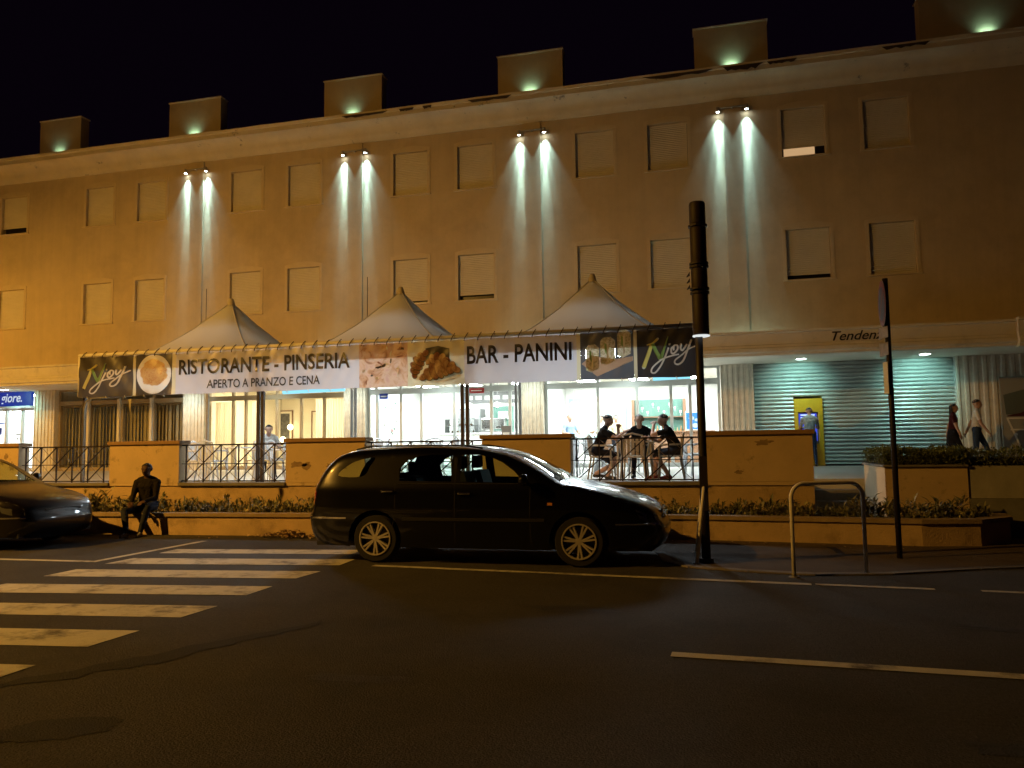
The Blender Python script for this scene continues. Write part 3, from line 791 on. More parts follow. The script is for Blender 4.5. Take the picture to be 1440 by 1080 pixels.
for (a, b) in WS: boxo('ledge', M['stucco_low'], bw, a, b, .004, .25, .778, .834)

# railings with crossed bars
bar_v = MB().box(-.011, .011, -.011, .011, 0, .70).mesh('baluster', (M['iron'],))
CW, CH = .384, .345
L_ = math.hypot(CW, CH)
bar_d = MB().box(-L_/2, L_/2, -.008, .008, -.009, .009).mesh('diagonal_bar', (M['iron'],))
bar_e = MB().box(-L_/2, L_/2, -.003, .003, -.004, .004).mesh('diagonal_bar', (mat('lit_tone_iron', (.22, .18, .14), .6),))  # these diagonals catch the light; that is put into a paler colour
rl = {0: 'iron railing with crossed bars in front of the vertical blinds', 1: 'iron railing with crossed bars in front of the white terrace chairs', 2: 'iron railing with crossed bars hidden behind the estate car roof', 3: 'iron railing with crossed bars in front of the three seated men'}
for k, (a, b) in enumerate(zip([w[1] for w in WS[:-1]], [w[0] for w in WS[1:]])):
    t = thing('railing', rl[k], 'railing', (a, YT+.10, .842), 0, 'terrace railings')
    w = b-a
    MB().box(0, w, -.016, .016, .70, .728).build('top_rail', M['iron'], t)
    MB().box(0, w, -.008, .008, .345, .360).build('middle_rail', M['iron'], t)
    MB().box(0, w, -.012, .012, .012, .034).build('bottom_rail', M['iron'], t)
    x = .09; xs = []
    while x < w-.02: xs.append(x); x += CW
    for x in xs: link('baluster', bar_v, None, t, (x, 0, 0))
    for x in [xs[0]-CW]+xs:
        for r in (0, 1):
            cx = x+CW/2; cz = .022+CH*(r+.5)-.004
            if cx-CW/2 < -.12 or cx+CW/2 > w+.14:
                continue
            o = link('diagonal_bar', bar_d, None, t, (cx, -.012, cz)); o.rotation_euler = (0, -math.atan2(CH, CW), 0)
            o = link('diagonal_bar', bar_e, None, t, (cx, .014, cz)); o.rotation_euler = (0, math.atan2(CH, CW), 0)

# hedge boxes by the passage
hb = thing('planter_box', 'ochre planter box carrying a clipped hedge beside the passage', 'planter', (2.62, YT, 0))
MB().box(0, 1.14, 0, 1.6, 0, 1.05).build('box_wall', M['stucco_low'], hb); boxo('rim', M['kerb'], hb, -.03, 1.15, -.04, 1.64, 1.052, 1.085, .006)
gb = thing('planter_box', 'long grey stone planter wall with hedge, at the dark end of the terrace', 'planter', (3.77, YT+.02, 0))
grey_stone = mat('grey_stone_slab', (.42, .41, .36), .8, var=.2, scale=3, bump=.3, bscale=30)
x = 0
while x < 8:
    MB().box(x+.004, x+.80-.004, 0, .1, .58, 1.06).build('stone_slab', grey_stone, gb); x += .80
MB().box(0, 8, .1, 1.4, 0, 1.04).build('box_wall', M['base_stucco'], gb)
MB().box(0, 8, -.03, .098, 0, .575).build('stone_base', mat('dark_stone_base', (.22, .22, .19), .85, var=.2), gb)

# low planter wall along the parking bays
PL = [(-16, 11.22), (-8.7, 11.66), (-.4, 12.02), (1.2, 11.86), (2.8, 11.66), (3.55, 11.78), (4.05, 12.2), (4.15, 12.75)]
pw = thing('planter_wall', 'long low stucco planter wall along the parking bays', 'wall', (0, 0, 0))
def offs(pts, d):
    out = []
    for i, p in enumerate(pts):
        a = Vector(pts[max(i-1, 0)]); b = Vector(pts[min(i+1, len(pts)-1)]); t_ = (b-a).normalized()
        out.append((p[0]-t_.y*d, p[1]+t_.x*d))
    return out
def subdiv(pts, n=6):
    out = []
    for a, b in zip(pts[:-1], pts[1:]):
        for i in range(n): out.append((a[0]+(b[0]-a[0])*i/n, a[1]+(b[1]-a[1])*i/n))
    return out+[pts[-1]]
for i in range(len(PL)-1):
    seg = PL[i:i+2]
    MB().prism(seg+offs(PL, .16)[i:i+2][::-1], .0, .315, 'z').build('wall_panel', M['base_stucco'], pw)
    o_, i_ = offs(PL, -.035)[i:i+2], offs(PL, .20)[i:i+2]
    MB().prism(o_+i_[::-1], .318, .375, 'z').build('coping', mat('planter_coping', (.36, .27, .16), .85, var=.25, scale=4, bump=.4, bscale=40), pw)
soil = MB().prism(offs(PL, .2)+[(4.0, 12.88), (-16, 12.88)], .1, .30, 'z').build('planting_bed', M['soil'])
tag(soil, kind='structure')

# ------------------------------------------------------------------ tents
YB, TS = 13.95, 4.38
XT = [-13.22, -8.84, -4.46]
ZE = 3.50
tl = ['pointed white tent over the end of the terrace with the pasta plate', 'pointed white tent in the middle, above the croissant picture', 'pointed white tent above the words BAR - PANINI']
M['tube_blue'] = emit('pale_blue_tube', (.30, .80, 1.0), 1.1)
M['tent_lamp'] = emit('white_tent_lamp', (.76, .90, 1.0), 72); M['tent_lamp_down'] = emit('downward_tent_lamp', (.78, .92, 1.0), 95); M['tent_lamp_dim'] = emit('dim_tent_lamp', (.72, .88, 1.0), 50)
seam = cloth('tent_seam', (.52, .49, .44), trans=.12)
for k, x0 in enumerate(XT):
    t = thing('tent', tl[k], 'tent', (x0+TS/2, YB+TS/2, ZF), 0, 'pointed tents over the terrace')
    hs = TS/2
    def cz(x, y):
        u, v = abs(x)/hs, abs(y)/hs
        r = min(1, (u**3.2+v**3.2)**(1/3.2))
        z = 1.50*(max(0, 1-r))**1.45
        sag = -.05*math.sin(PI*u)*math.sin(PI*v)
        return ZE-ZF+z+sag+.01*math.sin(9*x+3*y)*(1-r)
    g = 36
    MB().grid(lambda a, b: ((a*2-1)*hs, (b*2-1)*hs, cz((a*2-1)*hs, (b*2-1)*hs)), g, g).build('canopy', M['tent'], t, True, normals=False)
    for (sx, sy) in ((-1, -1), (1, -1), (1, 1), (-1, 1)):
        pts = [(sx*hs*i/14, sy*hs*i/14, cz(sx*hs*i/14, sy*hs*i/14)+.008) for i in range(15)]
        MB().tube(pts, .012, 5).build('seam', seam, t, True)
        MB().box(sx*(hs-.05)-.03, sx*(hs-.05)+.03, sy*(hs-.05)-.03, sy*(hs-.05)+.03, 0, ZE-ZF-.02).build('pole', M['iron_brown'] if sy < 0 else M['galv'], t)
    MB().lathe([(.001, .10), (.05, .09), (.075, .02), (.10, -.09)], 14, c=(0, 0, 1.50+ZE-ZF)).build('peak_cap', mat('tent_cap', (.45, .40, .33), .7), t, True)
    zz = ZE-ZF
    MB().box(-hs, hs, -hs-.01, -hs+.05, zz-.07, zz-.02).box(-hs, hs, hs-.05, hs+.01, zz-.07, zz-.02).box(-hs-.01, -hs+.05, -hs+.051, hs-.051, zz-.07, zz-.02).box(hs-.05, hs+.01, -hs+.051, hs-.051, zz-.07, zz-.02).build('eave_beam', M['alu'], t)
    for sy in (-1, 1):
        MB().quad((-hs, sy*hs*.992, zz-.30), (hs, sy*hs*.992, zz-.30), (hs, sy*hs*.992, zz-.02), (-hs, sy*hs*.992, zz-.02)).build('valance', M['tent'], t)
    MB().quad((-.6, -.10, zz-.02), (.6, -.10, zz-.02), (.6, .06, zz-.16), (-.6, .06, zz-.16)).build('lamp', M['tent_lamp' if k else 'tent_lamp_dim'], t)
    MB().quad((-.6, -.07, zz-.20), (-.6, .07, zz-.20), (.6, .07, zz-.20), (.6, -.07, zz-.20)).build('lamp', M['tent_lamp_down'], t)
    MB().prism([(-.13, zz-.0), (-.115, zz+.01), (.09, zz+.0), (.09, zz-.19), (.065, zz-.175), (.07, zz-.15), (-.09, zz-.012)], -.63, .63, 'x').build('lamp_housing', M['alu'], t)
    for xx in (-.5, .5): MB().tube([(xx, 0, zz), (xx, 0, zz+.6)], .012, 6).build('lamp_stem', M['alu'], t)
for k, (xa, xb, z, lab) in enumerate(((-12.05, -11.12, 2.85, 'pale blue tube light under the first tent before the blinds'), (-8.7, -7.28, 2.66, 'pale blue tube light before the dining room and the fluted column'), (-.95, -.25, 2.68, 'pale blue tube light under the dark end of the banner'))):
    t = thing('tube_light', lab, 'light', ((xa+xb)/2, 14.62, z), 0, 'tube lights under the tents'); w = (xb-xa)/2
    MB().tube([(-w, 0, .0), (w, 0, .02)], .045, 10).build('tube', M['tube_blue'], t, True)
    MB().box(-w*.9, w*.9, -.02, .03, .07, .11).build('batten', M['alu'], t)
    for s in (-w*.8, w*.8): MB().tube([(s, 0, .1), (s, 0, ZE-z)], .006, 5).build('hanger', M['iron_brown'], t)
# corner frame of the first tent
t = thing('side_frame', 'thin grey tube frame curving down under the first end of the banner', 'frame', (-13.1, YB-.03, ZF))
MB().tube([(.0, 0, 0), (0, 0, 1.62), (.05, 0, 1.76), (.2, 0, 1.83), (1.2, 0, 1.86)], .022, 8).build('tube', M['galv'], t, True)

# ------------------------------------------------------------------ banner
bn = thing('banner', 'long printed restaurant banner laced along the front of the tents', 'banner', (-13.23, YB-.08, 2.63))
BW, BH = 13.17, .87
def wav(x, z): return .016*math.sin(x*1.9)+.010*math.sin(x*5.1+z*3)+.006*math.sin(x*13+z*9)+.004*math.sin(x*23-z*14)
def bz(x, z): return z+(.006*math.sin(x*23.8+1)*max(0, (z-.5)/.37) if z > .5 else -.005*math.sin(x*6.5)*max(0, (.35-z)/.35))
M['bn_grey'] = cloth('banner_pale_grey', (.66, .64, .70), trans=.45)
M['bn_cream'] = cloth('banner_cream', (.72, .66, .46), trans=.45)
M['bn_dark'] = cloth('banner_charcoal', (.045, .042, .045), trans=.4)
M['bn_brown'] = cloth('banner_brown', (.075, .065, .06), trans=.4)
M['bn_text'] = cloth('banner_black_print', (.012, .010, .012), trans=.2)
M['bn_white'] = cloth('banner_white_print', (.82, .80, .76), trans=.45)
M['bn_yellow'] = cloth('banner_yellow_print', (.66, .58, .16), trans=.45)
M['bn_green'] = cloth('banner_green_print', (.22, .36, .10), trans=.45)
M['bn_pasta'] = cloth('banner_pasta_print', (.74, .50, .24), trans=.45, scale=16, two=((.80, .62, .36), (.66, .34, .18)))
M['bn_pizza'] = cloth('banner_pizza_print', (.28, .10, .06), trans=.45, scale=4.5, two=((.62, .36, .22), (.72, .52, .40), (.66, .40, .34)))
M['bn_crois'] = cloth('banner_croissant_print', (.16, .055, .03), trans=.45, scale=9, two=((.34, .14, .08), (.52, .27, .17)))
M['bn_crois2'] = cloth('banner_croissant_light_print', (.30, .13, .08), trans=.45, scale=8, two=((.55, .31, .20), (.74, .55, .40)))
M['bn_bread'] = cloth('banner_bread_print', (.30, .22, .13), trans=.45, scale=15, two=((.40, .38, .20), (.62, .54, .40), (.72, .66, .54)))
M['bn_board'] = cloth('banner_board_print', (.44, .28, .18), trans=.45)
M['bn_steel'] = cloth('banner_steel_blue_print', (.10, .11, .13), trans=.45)
def panel(x0, x1, m, y=0., z0=0., z1=BH, name='panel', n=None):
    n = n or max(2, int((x1-x0)/.05))
    mb = MB(); mb.grid(lambda u, v: (x0+(x1-x0)*u, y+wav(x0+(x1-x0)*u, z0+(z1-z0)*v), bz(x0+(x1-x0)*u, z0+(z1-z0)*v) if y == 0 else z0+(z1-z0)*v), n, 10)
    return mb.build(name, m, bn, True, normals=False)
def flat(pts, m, y, name='print', bare=False):
    if bare: HOLES.append(('poly', [tuple(p) for p in pts]))
    xs_ = [p[0] for p in pts]; zs_ = [p[1] for p in pts]
    V_ = [Vector((p[0], p[1])) for p in pts]; E_ = [(i, (i+1) % len(pts)) for i in range(len(pts))]
    gx_ = min(xs_)+.03
    while gx_ < max(xs_):
        gz_ = min(zs_)+.03
        while gz_ < max(zs_):
            V_.append(Vector((gx_, gz_))); gz_ += .05
        gx_ += .04
    vo, eo, fo, *_ = delaunay_2d_cdt(V_, E_, [], 1, 1e-6)
    mb = MB()
    mb.v = [(v.x, y+wav(v.x, v.y), v.y) for v in vo]
    for f_ in fo:
        a_, b_, c_ = [vo[i] for i in f_[:3]]
        mb.f.append(tuple(f_) if (b_-a_).cross(c_-a_) > 0 else tuple(f_)[::-1]); mb.m.append(0)
    return mb.build(name, m, bn, normals=False)
X = lambda w: w+13.23
segs = [(-13.23, -11.84, 'bn_brown'), (-11.84, -11.77, 'bn_cream'), (-11.77, -10.86, 'bn_brown'), (-10.86, -10.77, 'bn_cream'), (-10.77, -6.59, 'bn_grey'), (-6.59, -5.58, 'bn_pizza'), (-5.58, -4.42, 'bn_cream'), (-4.42, -2.27, 'bn_grey'), (-2.27, -2.20, 'bn_cream'), (-2.20, -1.23, 'bn_steel'), (-1.23, -1.17, 'bn_cream'), (-1.17, -.06, 'bn_dark')]
HOLES = []      # where the dark print leaves the pale sheet bare
DARK = [s_ for s_ in segs if s_[2] in ('bn_brown', 'bn_dark', 'bn_steel')]
for (a, b, m) in segs:
    if m not in ('bn_brown', 'bn_dark', 'bn_steel'): panel(X(a), X(b), M[m])
def poly_mask(px, pz, pts):
    c_ = np.zeros(px.shape, bool); n = len(pts)
    for i in range(n):
        x1, y1 = pts[i]; x2, y2 = pts[(i+1) % n]
        if y1 == y2: continue
        c_ ^= ((y1 > pz) != (y2 > pz)) & (px < (x2-x1)*(pz-y1)/(y2-y1)+x1)
    return c_
def dark_panel(x0, x1, m):
    st = .008; nx_, nz_ = int((x1-x0)/st), int(BH/st)
    cx_, cz_ = np.meshgrid(x0+(np.arange(nx_)+.5)*(x1-x0)/nx_, (np.arange(nz_)+.5)*BH/nz_, indexing='ij')
    bare = np.zeros(cx_.shape, bool)
    for h_ in HOLES:
        if h_[0] == 'poly':
            if max(p[0] for p in h_[1]) < x0 or min(p[0] for p in h_[1]) > x1: continue
            bare |= poly_mask(cx_, cz_, h_[1])
        else:
            for q, w_ in zip(h_[1], h_[2]):
                if x0-.1 < q[0] < x1+.1: bare |= (cx_-q[0])**2+(cz_-q[1])**2 < (w_*.40)**2
    mb = MB()
    for i in range(nx_+1):
        xx = x0+(x1-x0)*i/nx_
        for j in range(nz_+1):
            zz_ = BH*j/nz_; mb.v.append((xx, wav(xx, zz_), bz(xx, zz_)))
    for i in range(nx_):
        for j in range(nz_):
            if not bare[i, j]:
                a_ = i*(nz_+1)+j; mb.f.append((a_, a_+nz_+1, a_+nz_+2, a_+1)); mb.m.append(0)
    mb.build('panel', m, bn, True, normals=False)
def ell(cx, cz, rx, rz, n=28, rot=0.):
    return [(cx+rx*math.cos(2*PI*i/n)*math.cos(rot)-rz*math.sin(2*PI*i/n)*math.sin(rot), cz+rx*math.cos(2*PI*i/n)*math.sin(rot)+rz*math.sin(2*PI*i/n)*math.cos(rot)) for i in range(n)]
# pasta plate
flat(ell(X(-11.31), .44, .43, .415, 40), M['bn_white'], -.004, bare=True)
flat(blob(X(-11.31), .47, .33, .28, 0, 30, .10), M['bn_pasta'], -.008)
# croissants in a dish
flat(ell(X(-4.98), .24, .52, .19, 36), M['bn_white'], -.004)
flat([(X(-5.2), .50), (X(-4.72), .50), (X(-4.72), .70), (X(-4.95), .76), (X(-5.2), .72)], M['bn_brown'], -.005)
def croissant(pts, w0, w1, y, tones):
    n = len(pts)
    for i, p in enumerate(pts):
        k = math.sin(PI*(i+.6)/(n+.2)); q = pts[min(i+1, n-1)]; r_ = pts[max(i-1, 0)]
        ang = math.atan2(q[1]-r_[1], q[0]-r_[0])
        flat(ell(X(p[0])+.006, p[1]-.008, w1*1.08, (w0*k+.02)*1.06, 14, ang), M['bn_brown'], y-.0016*i)
        flat(ell(X(p[0]), p[1], w1, w0*k+.02, 14, ang), M[tones[i % len(tones)]], y-.0016*i-.0008)
croissant([(-5.44, .22), (-5.43, .30), (-5.40, .39), (-5.35, .48), (-5.28, .56), (-5.20, .63)], .12, .07, -.006, ('bn_crois', 'bn_crois'))
croissant([(-5.14, .46), (-5.05, .51), (-4.96, .53), (-4.86, .52), (-4.77, .48)], .09, .07, -.018, ('bn_crois', 'bn_crois2'))
croissant([(-5.24, .17), (-5.14, .22), (-5.03, .27), (-4.91, .31), (-4.79, .34), (-4.68, .33), (-4.58, .29)], .165, .09, -.030, ('bn_crois2', 'bn_crois2', 'bn_crois'))
# sandwiches on a board
flat([(X(-2.18), .30), (X(-1.9), .06), (X(-1.25), .32), (X(-1.25), .40), (X(-1.55), .36), (X(-2.0), .45)], M['bn_board'], -.005, bare=True)
for (a, z, w) in ((-2.10, .18, .24), (-1.83, .30, .27), (-1.52, .42, .24)):
    flat([(X(a), z), (X(a+w*.4), z-.04), (X(a+w), z+.03), (X(a+w), z+.40), (X(a+w*.7), z+.47), (X(a+w*.2), z+.46), (X(a), z+.40)], M['bn_bread'], -.009, bare=True)
    flat([(X(a+w*.42), z+.02), (X(a+w*.55), z+.02), (X(a+w*.58), z+.36), (X(a+w*.44), z+.36)], M['bn_white'], -.012)
    flat([(X(a+w*.30), z+.20), (X(a+w*.45), z+.14), (X(a+w*.42), z+.34), (X(a+w*.28), z+.36)], M['bn_green'], -.013)
# pizza details
for i in range(16):
    cx, cz_ = random.uniform(-6.5, -5.67), random.uniform(.08, .78)
    flat(blob(X(cx), cz_, random.uniform(.03, .08), random.uniform(.015, .03), random.uniform(0, 3), 10, .3), M[random.choice(('bn_crois', 'bn_white', 'bn_white', 'bn_brown'))], -.005)
# logo lettering
def stroke(pts, w, m, x0, wd, y):
    P = [Vector((x0+p[0]*wd, p[1]*BH)) for p in pts]
    Q = []
    for i in range(len(P)-1):
        p0, p1, p2, p3 = P[max(i-1, 0)], P[i], P[i+1], P[min(i+2, len(P)-1)]
        for k in range(6):
            s = k/6
            Q.append(.5*((2*p1)+(p2-p0)*s+(2*p0-5*p1+4*p2-p3)*s*s+(3*p1-p0-3*p2+p3)*s**3))
    Q.append(P[-1])
    mb = MB(); n = len(Q)
    cl, cw = [], []
    for i in range(n-1):
        for k in range(4): cl.append(tuple(Q[i].lerp(Q[i+1], k/4))); cw.append(w[0]+(w[1]-w[0])*i/(n-1))
    HOLES.append(('stroke', cl, cw))
    L1, L2 = [], []
    for i, q in enumerate(Q):
        d = (Q[min(i+1, n-1)]-Q[max(i-1, 0)]).normalized(); nn = Vector((-d.y, d.x))
        ww = (w[0]+(w[1]-w[0])*i/(n-1))/2
        L1.append(q+nn*ww); L2.append(q-nn*ww)
    for i in range(n-1):
        mb.quad(*[(p.x, y+wav(p.x, p.y), p.y) for p in (L1[i], L1[i+1], L2[i+1], L2[i])])
    mb.build('logo_stroke', m, bn, normals=False)
def logo(x0, wd):
    stroke([(.10, .22), (.16, .42), (.24, .70)], (.075, .065), M['bn_yellow'], x0, wd, -.010)
    stroke([(.16, .68), (.25, .71), (.34, .80)], (.02, .045), M['bn_yellow'], x0, wd, -.012)
    stroke([(.25, .70), (.31, .52), (.37, .38)], (.06, .075), M['bn_green'], x0, wd, -.014)
    stroke([(.37, .38), (.43, .58), (.50, .84)], (.07, .012), M['bn_green'], x0, wd, -.016)
    stroke([(.50, .60), (.45, .44), (.37, .24), (.28, .10), (.22, .12), (.25, .22), (.38, .36), (.50, .42), (.66, .46)], (.032, .026), M['bn_white'], x0, wd, -.018)
    stroke([(.515, .665), (.525, .685)], (.035, .03), M['bn_white'], x0, wd, -.018)
    stroke([(.58, .62), (.545, .58), (.545, .50), (.58, .48), (.64, .56), (.64, .64), (.59, .64), (.58, .55)], (.035, .03), M['bn_white'], x0, wd, -.020)
    stroke([(.70, .67), (.69, .58), (.72, .54), (.79, .66)], (.035, .03), M['bn_white'], x0, wd, -.022)
    stroke([(.86, .74), (.79, .52), (.73, .34), (.66, .26), (.60, .27), (.60, .34), (.70, .44), (.82, .56), (.96, .63)], (.036, .022), M['bn_white'], x0, wd, -.024)
logo(X(-13.23), 1.39)
logo(X(-1.17), 1.11)
for (a, b, m) in DARK: dark_panel(X(a), X(b), M[m])
def btext(s, xa, xb, za, zb, bold, y):
    me = text_mesh(s, X(xa), X(xb), za, zb, 0, bold)
    for v in me.vertices: v.co.y = y+wav(v.co.x, v.co.z)
    link('lettering', me, M['bn_text'], bn)
btext('RISTORANTE - PINSERIA', -10.68, -6.78, .40, .72, .020, -.022)
btext('APERTO A PRANZO E CENA', -10.0, -7.42, .10, .28, .016, -.022)
btext('BAR - PANINI', -4.36, -2.36, .38, .72, .020, -.022)
MB().tube([(-.02, .03, BH+.045), (BW+.02, .03, BH+.045)], .04, 10).build('top_rail', M['offwhite'], bn, True)
tie_me = MB().tube([(-.03, -.03, -.07), (-.01, -.05, -.02), (.02, -.02, .045), (.03, .04, .09)], .009, 5).mesh('lacing', (M['iron_brown'],), True)
clip_me = MB().tube([(0, -.01, .01), (.015, -.02, -.02), (.03, 0, -.045)], .008, 5).mesh('eyelet_tie', (M['white'],), True)
for i in range(50): link('lacing', tie_me, None, bn, (.13+i*.264, -.0, BH+.03))
for i in range(27): link('eyelet_tie', clip_me, None, bn, (.25+i*.48, -.005, .0))
MB().tube([(-.01, .03, .02), (-.01, .03, BH+.04)], .03, 8).build('end_post', M['offwhite'], bn, True)
# ------------------------------------------------------------------ vehicles
def crom(pts, n=5, closed=False):
    out = []; k = len(pts); P = [Vector(p) for p in pts]
    rng = range(k) if closed else range(k-1)
    for i in rng:
        p0 = P[(i-1) % k] if closed else P[max(i-1, 0)]; p1 = P[i]; p2 = P[(i+1) % k] if closed else P[i+1]
        p3 = P[(i+2) % k] if closed else P[min(i+2, k-1)]
        for j in range(n):
            s = j/n
            out.append(.5*((2*p1)+(p2-p0)*s+(2*p0-5*p1+4*p2-p3)*s*s+(3*p1-p0-3*p2+p3)*s**3))
    if not closed: out.append(P[-1])
    return out
def inside(p, poly):
    c = False; n = len(poly); x, y = p
    for i in range(n):
        x1, y1 = poly[i][0], poly[i][1]; x2, y2 = poly[(i+1) % n][0], poly[(i+1) % n][1]
        if (y1 > y) != (y2 > y) and x < (x2-x1)*(y-y1)/(y2-y1)+x1: c = not c
    return c
def dist_poly(P, line):
    """distance of points P (n,2) to a polyline (m,2)"""
    d = np.full(len(P), 1e9)
    for a, b in zip(line[:-1], line[1:]):
        ab = b-a; L2 = (ab**2).sum()+1e-12
        t = np.clip(((P-a)@ab)/L2, 0, 1)
        q = a+t[:, None]*ab
        d = np.minimum(d, np.hypot(*(P-q).T))
    return d
M['car_black'] = mat('black_car_paint', (.0015, .0015, .002), .3, coat=.7, spec=.3)
M['car_dark'] = mat('dark_car_paint', (.006, .004, .004), .35, coat=.7, spec=.3)
M['rubber'] = mat('tyre_rubber', (.012, .012, .012), .85)
M['plastic_black'] = mat('black_plastic', (.012, .012, .012), .55)
M['alloy'] = mat('alloy_wheel', (.62, .58, .52), .35, metal=.45)
M['brake'] = mat('brake_disc', (.10, .09, .08), .5, metal=.6)
M['chrome_trim'] = mat('chrome_trim', (.75, .75, .75), .12, metal=1)
M['lamp_clear'] = mat('clear_headlamp', (.20, .21, .21), .2, metal=.4, coat=.6)
M['lamp_red'] = mat('red_tail_lamp', (.30, .012, .010), .15, coat=1)
M['lamp_amber'] = mat('amber_indicator', (.6, .25, .03), .2)
M['seat_dark'] = mat('dark_seat_cloth', (.02, .02, .022), .9)
M['plate'] = mat('number_plate', (.6, .6, .58), .5)
def wheel(parent, x, y, r, side, spokes=7):
    """side -1: outer face looks towards -y"""
    w = bpy.data.objects.new('wheel', None); C.objects.link(w); w.parent = parent; w.location = (x, y, r)
    s = side
    MB().lathe([(.66*r, -.10*s), (.93*r, -.10*s), (r, -.07*s), (r*1.0, .07*s), (.93*r, .10*s), (.66*r, .10*s)], 40, 'y').build('tyre', M['rubber'], w, 40)
    rr = .68*r
    MB().lathe([(rr, -.10*s), (rr*.97, -.10*s), (rr*.93, -.02*s), (rr*.9, .08*s)][::1], 40, 'y').build('rim_barrel', M['brake'], w, True)
    MB().lathe([(.001, .03*s), (rr*.80, .03*s)], 30, 'y').build('brake_disc', M['brake'], w)
    mb = MB()
    prof = [(rr*1.03, .098*s), (rr*1.03, .112*s), (rr*.95, .112*s), (rr*.93, .09*s)]
    mb.lathe(prof, 40, 'y')
    mb.lathe([(.001, .098*s), (rr*.20, .096*s), (rr*.27, .07*s)], 20, 'y')
    for i in range(spokes):
        for dv in (-.11, .11):
            a = 2*PI*(i+.3)/spokes
            a0, a1 = a+dv*.9, a+dv*1.15
            p0 = Vector((math.cos(a0), 0, math.sin(a0)))*rr*.2; p1 = Vector((math.cos(a1), 0, math.sin(a1)))*rr*.96
            d = (p1-p0).normalized(); n = Vector((-d.z, 0, d.x))
            w0, w1 = .012, .011
            A = [p0-n*w0, p0+n*w0, p1+n*w1, p1-n*w1]
            f = [(q.x, (.096 if k < 2 else .104)*s, q.z) for k, q in enumerate(A)]
            b = [(q.x, .05*s, q.z) for q in A]
            n0 = len(mb.v); mb.v += f+b
            for q in ((0, 1, 2, 3), (4, 7, 6, 5), (0, 4, 5, 1), (1, 5, 6, 2), (2, 6, 7, 3), (3, 7, 4, 0)):
                mb.f.append(tuple(n0+i_ for i_ in q)); mb.m.append(0)
    mb.build('rim', M['alloy'], w, 30)
    return w
def car(name, label, cat, loc, top, bottom, wheels, wr, windows, glass_span, rear_span, paint, HW=.865, doors=(), belt=.93, lights=None, rz=0.):
    """top: side outline from the rear foot over the roof to the front foot (x,z); bottom: back along the sill with the arches"""
    t = thing(name, label, cat, loc, rz)
    T = crom(top, 5)
    Tn = np.array([(p.x, p.y) for p in T])
    xr, xf = Tn[:, 0].min(), Tn[:, 0].max()
    # sill with wheel arches, front to rear
    S = []
    ar = wr+.055
    for (wx) in sorted(wheels, reverse=True):
        zs = bottom
        a0 = math.asin(max(-1, min(1, (zs-wr)/ar)))
        for i in range(15):
            a = a0+(PI-2*a0)*i/14
            S.append((wx+ar*math.cos(a), wr+ar*math.sin(a)))
    outline = [tuple(p) for p in Tn]+S
    def halfw(P):
        x, z = P[:, 0], P[:, 1]
        y = np.full(len(P), HW)
        y = y-.30*np.clip(z-belt, 0, 1)**1.0*1.15-.03*np.clip((belt-z-.35)/.5, 0, 1)**2      # tumblehome, tucked sill
        y = y+.012*np.exp(-((z-.68)/.10)**2)
        fr = np.clip((x-(xf-.75))/.75, 0, 1); y = y-.24*fr**2.2
        rr = np.clip(((xr+.55)-x)/.55, 0, 1); y = y-.13*rr**2.2
        d = dist_poly(P, Tn)
        r = .13
        dd = np.clip(d, 0, r)
        y = y-(r-np.sqrt(np.maximum(r*r-(r-dd)**2, 0)))*.85
        return y
    # flanks: outline, windows and door gaps triangulated together
    V = [Vector(p) for p in outline]; E = [(i, (i+1) % len(outline)) for i in range(len(outline))]
    winP = []
    for wpts in windows:
        wp = [tuple(p) for p in crom(wpts[0], 4, True)] if wpts[1] else wpts[0]
        n = len(V); V += [Vector(p) for p in wp]; E += [(n+i, n+(i+1) % len(wp)) for i in range(len(wp))]
        winP.append(wp)
    gx = np.arange(xr+.03, xf, .055); gz = np.arange(.16, Tn[:, 1].max(), .05)
    # rings just inside the outline keep the edge rounding smooth
    cand = [(x, z) for x in gx for z in gz]
    nrm = []
    for i in range(len(Tn)):
        dv = Tn[min(i+1, len(Tn)-1)]-Tn[max(i-1, 0)]; dv = dv/np.hypot(*dv)
        for off in (.012, .035, .07, .105): cand.append(tuple(Tn[i]+np.array((dv[1], -dv[0]))*off))
    cn = np.array(cand)
    dO = dist_poly(cn, np.array(outline+outline[:1]))
    for p, dq in zip(cand, dO):
        if dq > .009 and inside(p, outline): V.append(Vector(p))
    vo, eo, fo, *_ = delaunay_2d_cdt(V, E, [], 0, 1e-5)
    P2 = np.array([(v.x, v.y) for v in vo])
    hw = halfw(P2)
    body = MB(); gl = [MB() for _ in range(2*len(winP))]
    for f in fo:
        cxy = P2[list(f)].mean(0)
        if not inside(cxy, outline): continue
        target = None
        for k, wp in enumerate(winP):
            if inside(cxy, wp): target = k
        for s in (-1, 1):
            pts = [(P2[i, 0], s*hw[i]*(1 if target is None else 1)-(0 if target is None else s*.012), P2[i, 1]) for i in f]
            if s > 0: pts = pts[::-1]
            (body if target is None else gl[target*2+(s > 0)]).poly(pts)
    # upper skin between the flanks
    hwT = halfw(Tn)
    NY = 14
    wsg = MB(); rsg = MB()
    rows = []
    for i, p in enumerate(Tn):
        dv = Tn[min(i+1, len(Tn)-1)]-Tn[max(i-1, 0)]; dv = dv/np.hypot(*dv); nn = np.array((-dv[1], dv[0]))
        row = []
        for j in range(NY+1):
            v = j/NY*2-1
            cr = (1-abs(v)**2.6)*.035
            row.append((p[0]+nn[0]*cr, v*hwT[i], p[1]+nn[1]*cr))
        rows.append(row)
